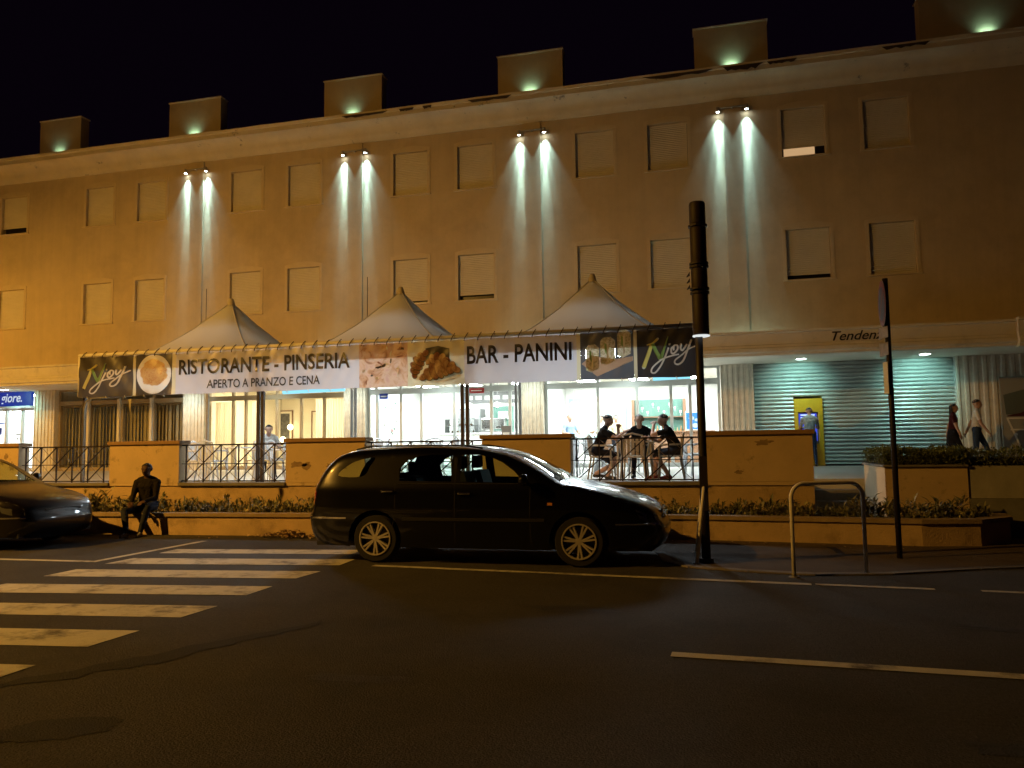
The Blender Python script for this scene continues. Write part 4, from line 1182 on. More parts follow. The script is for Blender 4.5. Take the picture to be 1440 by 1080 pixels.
    for i in range(len(Tn)-1):
        xm, zm = (Tn[i]+Tn[i+1])/2
        for j in range(NY):
            q = (rows[i][j], rows[i][j+1], rows[i+1][j+1], rows[i+1][j])
            v = abs((j+.5)/NY*2-1)
            if glass_span[0] < xm < glass_span[1] and zm > .8 and v < .88: wsg.poly(q)
            elif rear_span and rear_span[0] < xm < rear_span[1] and rear_span[2] < zm < rear_span[3] and v < .86: rsg.poly(q)
            else: body.poly(q)
    body.build('body', paint, t, 50, merge=.0015)
    for k, g in enumerate(gl): g.build('side_window', M['carglass'], t, True, merge=.001)
    wsg.build('windscreen', M['carglass'], t, True, merge=.001)
    if rsg.f: rsg.build('rear_window', M['carglass'], t, True, merge=.001)
    # floor pan and inner arches
    MB().box(xr+.12, xf-.15, -HW*.80, HW*.80, bottom-.01, bottom+.05).build('floor_pan', M['plastic_black'], t)
    for wx in wheels:
        for s in (-1, 1):
            mb = MB()
            for i in range(16):
                a0, a1 = PI*i/16, PI*(i+1)/16
                mb.quad(*[(wx+ar*math.cos(a), s*yy, wr+ar*math.sin(a)) for a, yy in ((a0, .50), (a1, .50), (a1, HW-.03), (a0, HW-.03))])
            mb.poly([(wx+ar*math.cos(PI*i/16), s*.50, wr+ar*math.sin(PI*i/16)) for i in range(17)])
            mb.build('arch_liner', M['plastic_black'], t, normals=False)
            wheel(t, wx, s*(HW-.125), wr, s)
    return t, halfw
def seats(t, xs, z=.33, rear=True):
    for x in xs:
        z = .33 if x > -.3 else .24
        for y in (-.36, .36):
            s = boxo('seat', M['seat_dark'], t, x-.25, x+.22, y-.23, y+.23, z, z+.28, .05)
            mb = MB().prism([(x-.20, z+.2), (x-.05, z+.2), (x-.22, z+.80), (x-.34, z+.80)], y-.22, y+.22); mb.build('seat_back', M['seat_dark'], t)
            boxo('headrest', M['seat_dark'], t, x-.38, x-.27, y-.12, y+.12, z+.83, z+1.0, .03)

# the black estate car
CX, CY = -2.83, 10.02
top = [(-2.10, .22), (-2.24, .30), (-2.30, .44), (-2.32, .58), (-2.26, .66), (-2.245, .80), (-2.21, .96), (-2.12, 1.14), (-2.00, 1.28), (-1.86, 1.37), (-1.62, 1.42), (-1.13, 1.445), (-.73, 1.45), (-.24, 1.435), (.12, 1.40), (.40, 1.335), (.68, 1.21), (.90, 1.09), (1.08, .985), (1.28, .955), (1.60, .88), (1.93, .785), (2.10, .715), (2.20, .64), (2.245, .56), (2.29, .50), (2.31, .42), (2.27, .28), (2.14, .18)]
wins = [([(-1.84, 1.10), (-1.70, 1.24), (-1.55, 1.30), (-1.36, 1.325), (-1.41, 1.22), (-1.50, 1.09)], True),
        ([(-.98, 1.03), (-1.0, 1.18), (-.90, 1.285), (-.74, 1.34), (-.58, 1.355), (-.30, 1.355), (-.29, 1.02)], False),
        ([(-.17, 1.02), (-.18, 1.35), (.05, 1.345), (.22, 1.31), (.36, 1.25), (.52, 1.14), (.64, 1.02), (.62, 1.0)], False)]
ec, hwf = car('estate_car', 'black estate car parked in front of the terrace', 'car', (CX, CY, 0), top, .20, (-1.31, 1.31), .305, wins, (.36, 1.06), (-2.26, -1.95, .92, 1.30), M['car_black'])
seats(ec, (.02, -.92))
MB().lathe([(.17, -.012), (.185, 0), (.17, .012)], 20, 'x', c=(.52, -.36, .88)).build('steering_wheel', M['plastic_black'], ec, True)
MB().box(.56, 1.0, -.66, .66, .80, .90).build('dashboard', M['plastic_black'], ec)
def side_strip(t, hwf, pts, z0, z1, name, m, out=.012, ends=True):
    for s in (-1, 1):
        mb = MB(); N = 24
        xs = [pts[0]+(pts[1]-pts[0])*i/N for i in range(N+1)]
        prof = [(z0, 0), (z0+.006, out), (z1-.006, out), (z1, 0)]
        rows = []
        for x in xs:
            rows.append([(x, s*(float(hwf(np.array([(x, z)]))[0])+o), z) for z, o in prof])
        for i in range(N):
            for j in range(3): mb.quad(rows[i][j], rows[i][j+1], rows[i+1][j+1], rows[i+1][j])
        mb.build(name, m, t, True, normals=False)
def surf_patch(t, hwf, poly, name, m, out=.006, sides=(-1, 1)):
    for s in sides:
        P = np.array(poly); h = hwf(P)
        c = P.mean(0); hc = float(hwf(np.array([c]))[0])
        mb = MB(); n = len(P)
        for i in range(n):
            j = (i+1) % n
            mb.poly([(c[0], s*(hc+out), c[1]), (P[i, 0], s*(h[i]+out), P[i, 1]), (P[j, 0], s*(h[j]+out), P[j, 1])])
        mb.build(name, m, t, True, merge=.0005)
side_strip(ec, hwf, (-.93, .90), .53, .575, 'side_moulding', M['plastic_black'])
side_strip(ec, hwf, (-2.27, -1.70), .545, .575, 'bumper_trim', M['chrome_trim'], .008)
side_strip(ec, hwf, (1.75, 2.24), .50, .525, 'bumper_trim', M['chrome_trim'], .008)
side_strip(ec, hwf, (-1.0, .66), .985, .998, 'belt_moulding', M['plastic_black'], .006)
for (x, z) in ((-1.12, .905), (-.10, .875)):
    for s in (-1, 1):
        yy = s*(float(hwf(np.array([(x, z)]))[0])+.02)
        boxo('door_handle', M['chrome_trim'], ec, x-.085, x+.075, yy-.014, yy+.014, z-.014, z+.014, .008)
for gx_, za, zb in ((-1.03, .42, 1.0), (-.235, .25, 1.38), (.72, .28, .98)):
    for s in (-1, 1):
        mb = MB(); zs = [za+(zb-za)*i/14 for i in range(15)]
        xx = [gx_+(.10*(z-.6)**2 if gx_ > .5 else (-.22*max(0, .62-z) if gx_ < -1 else 0)) for z in zs]
        h = [float(hwf(np.array([(x, z)]))[0])+.0015 for x, z in zip(xx, zs)]
        for i in range(14): mb.quad((xx[i]-.004, s*h[i], zs[i]), (xx[i]+.004, s*h[i], zs[i]), (xx[i+1]+.004, s*h[i+1], zs[i+1]), (xx[i+1]-.004, s*h[i+1], zs[i+1]))
        mb.build('door_gap', M['rubber'], ec, normals=False)
surf_patch(ec, hwf, [(1.98, .68), (2.02, .735), (2.10, .70), (2.19, .62), (2.215, .55), (2.12, .53), (2.03, .58)], 'headlamp', M['lamp_clear'], .004)
surf_patch(ec, hwf, [(-2.235, .72), (-2.19, .72), (-2.16, .86), (-2.12, 1.02), (-2.16, 1.03), (-2.20, .92)], 'tail_lamp', M['lamp_red'], .004)
surf_patch(ec, hwf, [(.94, .735), (1.0, .735), (1.0, .765), (.94, .765)], 'side_indicator', M['lamp_amber'], .004)
MB().box(2.275, 2.30, -.30, .30, .555, .60).box(2.245, 2.27, -.26, .26, .61, .66).build('grille', M['chrome_trim'], ec)
MB().box(2.31, 2.335, -.26, .26, .36, .46).build('number_plate', M['plate'], ec)
for s in (-1, 1):
    mb = MB().lathe([(.001, -.05), (.05, -.045), (.075, 0), (.07, .05), (.001, .07)], 12, 'x', c=(.66, s*.97, 1.04)); mb.build('mirror', M['car_black'], ec, True)
    MB().tube([(.66, s*.80, 1.0), (.66, s*.93, 1.02)], .02, 6).build('mirror_arm', M['car_black'], ec)
    MB().tube([(-1.7, s*.55, 1.43), (-1.5, s*.56, 1.475), (-.2, s*.57, 1.47), (.05, s*.57, 1.43)], .012, 6).build('roof_rail', M['plastic_black'], ec, True)
for s in (-.35, .25): MB().tube([(1.05, s-.2, 1.035), (.98, s+.35, 1.065)], .008, 5).build('wiper', M['plastic_black'], ec)
MB().tube([(-1.75, 0, 1.44), (-1.86, 0, 1.50)], [.006, .003], 5).build('aerial', M['plastic_black'], ec)

# the dark saloon whose nose enters the picture
top2 = [(-2.10, .24), (-2.22, .34), (-2.25, .55), (-2.20, .80), (-2.02, .94), (-1.65, .98), (-1.40, 1.08), (-1.05, 1.31), (-.70, 1.385), (-.20, 1.41), (.20, 1.385), (.52, 1.27), (.85, 1.08), (1.10, .94), (1.35, .88), (1.75, .80), (2.02, .72), (2.17, .63), (2.22, .52), (2.25, .42), (2.22, .28), (2.08, .18)]
wins2 = [([(-1.32, 1.02), (-1.02, 1.24), (-.78, 1.31), (-.36, 1.33), (-.36, .99)], False), ([(-.26, .99), (-.26, 1.33), (.16, 1.315), (.40, 1.22), (.72, .99)], False)]
dc, hw2 = car('parked_car', 'dark saloon car parked beside the crosswalk, only its nose showing', 'car', (-12.02, 10.05, 0), top2, .20, (-1.30, 1.28), .305, wins2, (.46, 1.06), (-1.62, -1.10, .98, 1.30), M['car_dark'], HW=.85)
seats(dc, (.0, -.85))
surf_patch(dc, hw2, [(1.86, .66), (1.92, .73), (2.06, .68), (2.15, .61), (2.17, .53), (2.02, .53), (1.90, .57)], 'headlamp', M['lamp_clear'], .004)
side_strip(dc, hw2, (1.72, 2.18), .475, .505, 'bumper_trim', M['chrome_trim'], .006)
side_strip(dc, hw2, (-.95, .90), .50, .545, 'side_moulding', M['plastic_black'])
for s in (-1, 1):
    MB().lathe([(.001, -.05), (.06, -.045), (.085, 0), (.08, .05), (.001, .07)], 12, 'x', c=(.70, s*.95, 1.02)).build('mirror', M['car_dark'], dc, True)
    MB().tube([(.70, s*.78, .98), (.70, s*.92, 1.0)], .02, 6).build('mirror_arm', M['car_dark'], dc)
MB().box(2.235, 2.262, -.26, .26, .34, .44).build('number_plate', M['plate'], dc)
MB().box(2.20, 2.235, -.34, .34, .53, .60).build('grille', M['plastic_black'], dc)

# ------------------------------------------------------------------ street furniture
tp = thing('tall_pole', 'tall dark pole with a thick brown sheath and a lit ring under it', 'pole', (-.06, 9.77, .014))
MB().tube([(0, 0, 0), (0, 0, .05)], .09, 14).build('base_plate', M['iron'], tp)
MB().tube([(0, 0, .0), (0, 0, 1.4), (0, 0, 4.45)], [.055, .05, .045], 14).build('post', M['pole_dark'], tp, True)
MB().box(-.05, .05, -.06, .06, .62, 1.28).build('cable_box', M['pole_dark'], tp)
for (z0, z1) in ((2.78, 3.30), (3.34, 3.62), (3.66, 4.14), (4.18, 4.46)):
    MB().lathe([(.001, z0), (.092, z0), (.100, z0+.02), (.100, z1-.02), (.092, z1), (.001, z1)], 18, c=(.03, 0, 0)).build('sheath', M['pole_red'], tp, 40)
for z in (3.29, 3.34, 3.62, 3.66, 4.14):
    MB().lathe([(.095, z), (.118, z+.005), (.118, z+.03), (.095, z+.035)], 18, c=(.03, 0, 0)).build('clamp', M['iron'], tp)
for i in range(3): MB().prism([(-.085, 3.38+i*.08), (-.125, 3.36+i*.08), (-.085, 3.42+i*.08)], -.03, .03).build('fin', M['pole_red'], tp)
M['ring'] = emit('pole_ring_light', (.95, 1.0, 1.0), .8)
MB().lathe([(.055, 2.765), (.105, 2.775), (.105, 2.760), (.055, 2.75)], 24, c=(.03, 0, 0)).build('ring_light', M['ring'], tp)
def barrier(label, loc, rz, w, h, tilt):
    t = thing('hoop_barrier', label, 'barrier', loc, rz, 'hoop barriers on the pavement')
    t.rotation_euler = (tilt[0], tilt[1], rz)
    r = .16
    pts = [(0, 0, 0), (0, 0, h-r)]
    for i in range(1, 7): a = PI-PI/2*i/6; pts.append((r+r*math.cos(a), 0, h-r+r*math.sin(a)))
    for i in range(0, 7): a = PI/2-PI/2*i/6; pts.append((w-r+r*math.cos(a), 0, h-r+r*math.sin(a)))
    pts += [(w, 0, 0)]
    MB().tube(pts, .022, 10).build('hoop', M['barrier'], t, True)
    for x in (0, w): MB().lathe([(.06, 0), (.05, .012), (.03, .014)], 12, c=(x, 0, 0)).build('foot', M['galv'], t)
barrier('cream hoop barrier standing in front of the planter beside the sign pole', (.86, 8.92, .0), R(24), .86, 1.0, (0, 0))
barrier('leaning cream hoop barrier seen edge-on beside the tall dark pole', (-.17, 9.62, .014), R(84), .95, .92, (0, R(0)))
bpy.data.objects['hoop_barrier.001'].rotation_euler = (R(7), 0, R(91))
sp = thing('no_parking_sign', 'thin pole carrying an edge-on round sign and two small plates', 'sign', (2.24, 10.45, .014))
MB().tube([(0, 0, 0), (0, 0, 3.48)], .034, 10).build('post', M['pole_dark'], sp, True)
ra = R(93)
def disc(z, r, y, m, name):
    pts = [(r*math.cos(2*PI*i/28)*math.cos(ra)-y*math.sin(ra), -r*math.cos(2*PI*i/28)*math.sin(ra)-y*math.cos(ra), z+r*math.sin(2*PI*i/28)) for i in range(28)]
    MB().poly(pts).build(name, m, sp, normals=False)
ctr = 3.16
M['plate_dim'] = mat('dark_small_plate', (.26, .22, .17), .6, var=.3, scale=14); M['sred'] = mat('dark_sign_red', (.16, .02, .02), .6); M['sblue'] = mat('dark_sign_blue', (.03, .035, .10), .6)  # even dark base colours for the round sign and its plates
mb = MB()
for y_ in (.045, .055):
    pass
disc(ctr, .29, .050, M['sred'], 'sign_rim'); disc(ctr, .215, .053, M['sblue'], 'sign_face'); disc(ctr, .29, .046, M['galv'], 'sign_back')
pts = []
a = PI/4
for (u, v) in ((-.21, -.025), (.21, -.025), (.21, .025), (-.21, .025)):
    x = u*math.cos(a)-v*math.sin(a); z = u*math.sin(a)+v*math.cos(a)
    pts.append((x*math.cos(ra)-.056*math.sin(ra), -x*math.sin(ra)-.056*math.cos(ra), ctr+z))
MB().poly(pts).build('sign_bar', M['sred'], sp, normals=False)
def plate(z0, z1, w, ang, m, y):
    c_, s_ = math.cos(ang), math.sin(ang)
    mb = MB()
    A = [(-w/2, y), (w/2, y), (w/2, y+.006), (-w/2, y+.006)]
    mb.prism([(x*c_+yy*-s_, x*-s_-yy*c_) for x, yy in A], z0, z1, 'z')
    return mb.build('small_plate', m, sp)
plate(2.72, 2.86, .28, R(80), M['plate_dim'], .05); plate(2.50, 2.66, .26, R(80), M['plate_dim'], .05)
plate(2.02, 2.42, .10, R(70), M['white'], .05)

# shop window at the dark end of the shops, its reflections painted on
refl_win = thing('reflecting_window', 'dim shop window at the end wall with painted reflections of hills, a maroon shape and a pale frame', 'poster', (7.55, YC-.16, 1.12))
def refl_print(pts, m, y, name='print'): MB().poly([(p[0], y, p[1]) for p in pts]).build(name, m, refl_win, normals=False)  # flat coloured shapes standing in for reflections in the glass
MB().box(0, 3.0, 0, .08, 0, 1.98).build('backing', mat('painted_sky_reflection', (.34, .34, .31), .5), refl_win)
refl_print([(.06, 1.50), (.5, 1.62), (1.1, 1.72), (2.9, 1.80), (2.9, .98), (.10, .98)], mat('painted_hill_reflection', (.12, .14, .11), .5), -.004)
refl_print([(.12, .95), (.45, 1.02), (.72, 1.18), (1.2, 1.28), (2.9, 1.30), (2.9, .93), (.12, .93)], mat('painted_maroon_reflection', (.07, .012, .02), .5), -.007)
refl_print([(.10, .90), (2.9, .90), (2.9, .86), (.10, .86)], M['white'], -.010, 'frame_line'); refl_print([(.18, .60), (2.9, .60), (2.9, .56), (.18, .56)], M['white'], -.010, 'frame_line')
refl_print([(.10, .86), (.15, .86), (.45, .02), (.40, .02)], M['white'], -.012, 'frame_line')
for x in (.30, .56, .78, 1.3): refl_print(ell(x, .46, .045, .035, 12), M['white'], -.014, 'dot')  # pale dots imitate spotlights mirrored in the window

# cash machine set in the rolling shutter
am = thing('cash_machine', 'yellow-surrounded cash machine set in the rolling shutter', 'cash machine', (2.80, YG-.10, ZF))
M['yellow'] = mat('yellow_surround', (.62, .36, .012), .5, var=.1)
M['atm_screen'] = emit('cash_machine_screen', (.55, .70, 1.0), 1.5); M['atm_blue'] = emit('cash_machine_blue_panel', (.05, .08, .75), .9)
MB().box(-.38, .38, 0, .10, 1.52, 1.90).build('top_panel', M['yellow'], am)
MB().box(-.38, -.28, 0, .10, .0, 1.517).box(.26, .38, 0, .10, 0, 1.517).build('side_panel', M['yellow'], am)
MB().box(-.277, .257, 0, .10, .0, .62).build('lower_panel', M['yellow'], am)
MB().box(-.277, .257, .16, .20, .62, 1.517).build('recess', M['greydark'], am)
MB().quad((-.25, .155, .70), (.23, .155, .70), (.23, .155, 1.48), (-.25, .155, 1.48)).build('blue_panel', M['atm_blue'], am)
MB().quad((-.20, .150, 1.20), (.16, .150, 1.20), (.16, .150, 1.38), (-.20, .150, 1.38)).build('screen', M['atm_screen'], am)
MB().quad((-.20, .150, 1.42), (.18, .150, 1.42), (.18, .150, 1.455), (-.20, .150, 1.455)).build('lit_strip', M['atm_screen'], am)
MB().box(-.22, .2, .02, .15, .86, .90).build('keypad_shelf', M['alu'], am)

# ------------------------------------------------------------------ terrace chairs and tables
M['plastic_white'] = mat('white_plastic', (.78, .80, .82), .45)
M['wicker'] = mat('beige_wicker', (.42, .35, .26), .7, var=.25, scale=20, bump=.5, bscale=120)
def make_chair(m, name):
    t = thing(name, 'chair', 'chair')
    boxo('seat', m, t, -.22, .22, -.22, .21, .42, .455, .012)
    bp = [(-.21, .45), (.21, .45), (.23, .62), (.20, .82), (.12, .86), (-.12, .86), (-.20, .82), (-.23, .62)]
    mb = MB()
    for i in range(5):
        x0 = -.19+i*.078; mb.prism([(x0, .46), (x0+.055, .46), (x0+.055, .80), (x0, .80)], .205, .222)
    mb.build('back_slats', m, t)
    MB().tube([(-.20, .21, .44), (-.225, .23, .64), (-.19, .25, .83), (0, .26, .87), (.19, .25, .83), (.225, .23, .64), (.20, .21, .44)], .018, 7).build('backrest', m, t, True)
    for s in (-1, 1):
        MB().tube([(s*.20, -.19, .43), (s*.235, -.23, 0)], [.022, .015], 7).build('leg', m, t, True)
        MB().tube([(s*.20, .19, .43), (s*.235, .26, 0)], [.022, .015], 7).build('leg', m, t, True)
        MB().tube([(s*.215, -.20, .43), (s*.25, -.20, .62), (s*.25, -.12, .655), (s*.245, .22, .66)], .018, 7).build('armrest', m, t, True)
    return t
def make_table(m, name, r=.36, square=True):
    t = thing(name, 'table', 'table')
    boxo('table_top', m, t, -r, r, -r, r, .70, .73, .01)
    for sx in (-1, 1):
        for sy in (-1, 1): MB().tube([(sx*r*.85, sy*r*.85, .70), (sx*r*.92, sy*r*.92, 0)], .022, 7).build('leg', m, t)
    return t
wc = make_chair(M['plastic_white'], 'plastic_chair'); kc = make_chair(M['wicker'], 'wicker_chair')
wt = make_table(M['plastic_white'], 'plastic_table', .38); kt = make_table(M['wicker'], 'wicker_table', .36)
used = set()
def put(proto, x, y, rz, label, group):
    o = proto if proto.name not in used else copy_tree(proto)
    used.add(proto.name)
    o.location = (x, y, ZF+.003); o.rotation_euler = (0, 0, rz); o['label'] = label; o['group'] = group
    return o
G1 = 'white plastic chairs on the terrace'
l1 = 'white plastic chair at the tables behind the railing under RISTORANTE'
for (x, y, a) in ((-10.9, 15.0, 1.6), (-9.55, 15.1, -1.5), (-10.25, 14.4, 3.1), (-9.0, 14.6, 1.4), (-7.9, 14.8, -1.6), (-8.45, 15.6, 0.0), (-10.2, 17.3, 0), (-9.3, 17.4, .3), (-7.6, 17.0, -1.2)): put(wc, x, y, a, l1, G1)
for (x, y) in ((-10.22, 15.05), (-8.45, 14.75), (-9.7, 16.75)): put(wt, x, y, 0, 'white plastic table behind the railing under RISTORANTE', 'white plastic tables on the terrace')
l2 = 'white plastic chair on the terrace behind the estate car roof'
for (x, y, a) in ((-6.6, 15.3, 1.5), (-5.3, 15.2, -1.5), (-5.9, 16.0, 0), (-4.4, 16.6, .4), (-6.0, 18.5, 0.3), (-4.9, 18.9, -1)): put(wc, x, y, a, l2, G1)
put(wt, -5.95, 15.3, 0, 'white plastic table on the terrace behind the estate car roof', 'white plastic tables on the terrace')
l3 = 'empty white plastic chair farther back behind the three seated men'
for (x, y, a) in ((-2.6, 18.6, 1.0), (-1.6, 19.2, -.5), (-.3, 17.8, -1.4), (.2, 18.6, -1.5), (-2.2, 17.2, 1.6), (-3.2, 17.6, -.6), (-.2, 16.6, -1.2)): put(wc, x, y, a, l3, G1)
put(wt, -2.7, 17.9, .2, 'white plastic table farther back behind the three seated men', 'white plastic tables on the terrace')
TX, TY = -1.36, 15.25
put(kt, TX, TY, 0, 'beige table between the three seated men', 'table of the seated men')
put(kc, TX-.66, TY-.05, R(90), 'beige wicker chair under the man facing the pole', 'chairs of the seated men')
put(kc, TX+.66, TY-.02, R(-90), 'beige wicker chair under the man with his back to the pole', 'chairs of the seated men')
put(kc, TX+.04, TY+.70, R(0), 'beige wicker chair under the man behind the table', 'chairs of the seated men')
put(kc, TX+.02, TY-.62, R(178), 'empty beige wicker chair turned away on the railing side of the table', 'chairs of the seated men')
# ------------------------------------------------------------------ people
M['skin_dark'] = mat('dark_skin', (.10, .05, .03), .65, spec=.3); M['skin'] = mat('skin', (.48, .28, .19), .55)
M['hair'] = mat('dark_hair', (.010, .008, .007), .7); M['hair_grey'] = mat('grey_hair', (.22, .20, .18), .7)
def fab(name, c): return mat(name, c, .95, var=.3, scale=11, bump=.9, bscale=26, spec=.12)
def two_bone(a, b, l1, l2, pole):
    d = b-a; L = min(d.length, (l1+l2)*.999); d.normalize()
    x = (l1*l1-l2*l2+L*L)/(2*L); h = math.sqrt(max(l1*l1-x*x, 0))
    p = pole-d*pole.dot(d); p.normalize()
    return a+d*x+p*h, a+d*L
def person(label, loc, rz, mats, pelvis, lean=0., knees=None, ankles=None, hands=(None, None), head=(0, 0), sleeve='short', scale=1., voxel=.011, turn=0., toes=None, hair=True, elbow=(Vector((-.5, .6, -.5)), Vector((.5, .6, -.5))), kneepole=Vector((0, -1, .15)), shorts=False, long_hair=False, skirt=False, bulk=1., shirt=None):
    """local frame: the person looks along -y; mats: skin, top, legs, shoe, hair"""
    S = scale
    V = lambda *a: Vector(a)*S
    P = Vector(pelvis)
    Rl = Matrix.Rotation(turn, 3, 'Z') @ Matrix.Rotation(lean, 3, 'X')
    def T(x, y, z): return P + Rl @ (Vector((x, y, z))*S)
    segs = []
    def cap(a, ra, b, rb, lab):
        k_ = bulk if lab in ('top', 'legs') else 1.
        segs.append((Vector(a), ra*S*k_, Vector(b), rb*S*k_, lab))
    # trunk
    cap(T(-.075, 0, 0), .105, T(.075, 0, 0), .105, 'legs')
    cap(T(0, .0, .02), .12, T(0, .0, .18), .112, 'top'); cap(T(-.04, 0, .05), .105, T(-.05, 0, .3), .105, 'top'); cap(T(.04, 0, .05), .105, T(.05, 0, .3), .105, 'top')
    cap(T(-.07, .0, .34), .105, T(.07, .0, .34), .105, 'top'); cap(T(-.06, .01, .42), .085, T(.06, .01, .42), .085, 'top')
    cap(T(-.15, .0, .425), .062, T(.15, .0, .425), .062, 'top'); cap(T(0, .01, .46), .06, T(0, -.005, .53), .052, 'skin')
    for s in (-1, 1): cap(T(s*.03, .015, .50), .045, T(s*.13, .01, .452), .055, 'top')
    hb = T(0, -.005, .53); 
    Rh = Matrix.Rotation(turn+head[0], 3, 'Z') @ Matrix.Rotation(lean*.35+head[1], 3, 'X')
    def H(x, y, z): return hb + Rh @ (Vector((x, y, z))*S)
    cap(H(0, .02, .145), .088, H(0, -.015, .135), .085, 'skin'); cap(H(0, -.035, .06), .058, H(0, -.045, .10), .066, 'skin'); cap(H(0, 0, .0), .05, H(0, .0, .1), .06, 'skin')
    cap(H(0, -.095, .105), .014, H(0, -.112, .085), .015, 'skin'); cap(H(0, -.088, .048), .017, H(0, -.085, .05), .02, 'skin')
    for s in (-1, 1): cap(H(s*.083, .012, .10), .014, H(s*.09, .018, .125), .017, 'skin')
    for s in (-1, 1): cap(H(s*.02, -.09, .142), .016, H(s*.045, -.078, .142), .014, 'skin')
    # arms and hands
    for k, s in enumerate((-1, 1)):
        sh = T(s*.178, .0, .415)
        hd = hands[k] if hands[k] is not None else T(s*.25, -.05, -.10)
        el, wr = two_bone(sh, Vector(hd), .29*S, .25*S, Rl @ elbow[k])
        up = 'top'; fo = 'top' if sleeve == 'long' else 'skin'
        mid = sh.lerp(el, .62)
        cap(sh, .060, mid, .052, up); cap(mid, .050, el, .042, 'top' if sleeve == 'long' else 'skin'); cap(el, .041, wr, .028, fo)
        fd = (wr-el).normalized(); side = fd.cross(Vector((0, 0, 1)))
        side = side.normalized() if side.length > .1 else Vector((1, 0, 0)); dn = fd.cross(side).normalized()
        pal = wr+fd*.07*S
        cap(wr+fd*.02*S+side*.018*S, .020, pal+side*.024*S, .020, 'skin'); cap(wr+fd*.02*S-side*.018*S, .020, pal-side*.024*S, .020, 'skin')
        for q, ln in ((-.033, .062), (-.011, .078), (.011, .082), (.033, .072)):
            b0 = pal+side*q*S*1.15; b1 = b0+fd*ln*.5*S+dn*.012*S; b2 = b1+(fd*.6+dn*.8).normalized()*ln*.5*S
            cap(b0, .0105, b1, .010, 'skin'); cap(b1, .010, b2, .0085, 'skin')
        th0 = wr+fd*.03*S-side*s*.03*S; th1 = th0+(fd*.6-side*s*.8)*.035*S; th2 = th1+(fd*.9-side*s*.2+dn*.3)*.032*S
        cap(th0, .014, th1, .012, 'skin'); cap(th1, .012, th2, .010, 'skin')
    # legs and shoes
    for k, s in enumerate((-1, 1)):
        hp = T(s*.085, 0, -.02); an = Vector(ankles[k])
        kn, an = two_bone(hp, an, .43*S, .43*S, kneepole if knees is None else Vector(knees[k]))
        cap(hp, .092, hp.lerp(kn, .5), .078, 'legs'); cap(hp.lerp(kn, .5), .078, kn, .060, 'legs')
        lowl = 'skin' if shorts else 'legs'
        cap(kn, .057, kn.lerp(an, .35), .054, lowl); cap(kn.lerp(an, .35), .054, an, .040, lowl)
        td = Vector(toes[k]).normalized() if toes else Vector((s*.15, -1, 0)).normalized()
        cap(an-td*.035*S-Vector((0, 0, .045))*S, .036, an+td*.06*S-Vector((0, 0, .045))*S, .038, 'shoe'); cap(an+td*.06*S-Vector((0, 0, .05))*S, .036, an+td*.15*S-Vector((0, 0, .058))*S, .028, 'shoe')
    if skirt: cap(T(0, 0, 0), .14, T(0, -.01, -.32), .17, 'legs')
    # raw capsules, then one continuous surface
    bm = bmesh.new()
    for a, ra, b, rb, lab in segs:
        m1 = Matrix.Translation(a); bmesh.ops.create_icosphere(bm, subdivisions=2, radius=ra, matrix=m1)
        bmesh.ops.create_icosphere(bm, subdivisions=2, radius=rb, matrix=Matrix.Translation(b))
        d = b-a
        if d.length > 1e-4:
            q = d.to_track_quat('Z', 'Y').to_matrix().to_4x4()
            bmesh.ops.create_cone(bm, cap_ends=True, segments=12, radius1=ra, radius2=rb, depth=d.length, matrix=Matrix.Translation((a+b)/2) @ q)
    me = bpy.data.meshes.new('body_raw'); bm.to_mesh(me); bm.free()
    o = bpy.data.objects.new('person', me); C.objects.link(o)
    md = o.modifiers.new('r', 'REMESH'); md.mode = 'VOXEL'; md.voxel_size = voxel
    ms = o.modifiers.new('s', 'SMOOTH'); ms.factor = .5; ms.iterations = 2
    bpy.context.view_layer.update()
    dg = bpy.context.evaluated_depsgraph_get()
    nm = bpy.data.meshes.new_from_object(o.evaluated_get(dg))
    o.modifiers.clear(); o.data = nm; bpy.data.meshes.remove(me)
    nm.name = 'person'
    for m in mats[:4]: nm.materials.append(m)
    n = len(nm.polygons); cen = np.empty(n*3); nm.polygons.foreach_get('center', cen); cen = cen.reshape(-1, 3)
    best = np.full(n, 1e9); idx = np.zeros(n, int)
    lab_i = {'skin': 0, 'top': 1, 'legs': 2, 'shoe': 3}
    for a, ra, b, rb, lab in segs:
        A = np.array(a); B = np.array(b); ab = B-A; L2 = (ab**2).sum()+1e-9
        t = np.clip(((cen-A)@ab)/L2, 0, 1); dd = np.linalg.norm(cen-(A+t[:, None]*ab), axis=1)-(ra+(rb-ra)*t)
        up = dd < best; best[up] = dd[up]; idx[up] = lab_i[lab]
    nm.polygons.foreach_set('material_index', idx.astype(np.int32)); nm.polygons.foreach_set('use_smooth', [True]*n)
    nm.update()
    o.location = loc; o.rotation_euler = (0, 0, rz)
    tag(o, label, 'person')
    if shirt:
        yk = -.115*bulk
        MB().poly([T(-.075, yk+.02, .475), T(.075, yk+.02, .475), T(.065, yk-.022, .40), T(0, yk-.045, .24), T(-.065, yk-.022, .40)]).build('shirt_front', shirt, o, normals=False)
        for s in (-1, 1):
            MB().prism([(0, 0), (.05, .03), (.075, .10), (.03, .15), (-.005, .08)], 0, .012).build('lapel', mats[1], o)
            lp = o.children[-1]
            for v in lp.data.vertices:
                q = T(s*(.050+v.co.x*.7), yk-.030+v.co.y+abs(v.co.x)*.35, .30+v.co.z); v.co = q
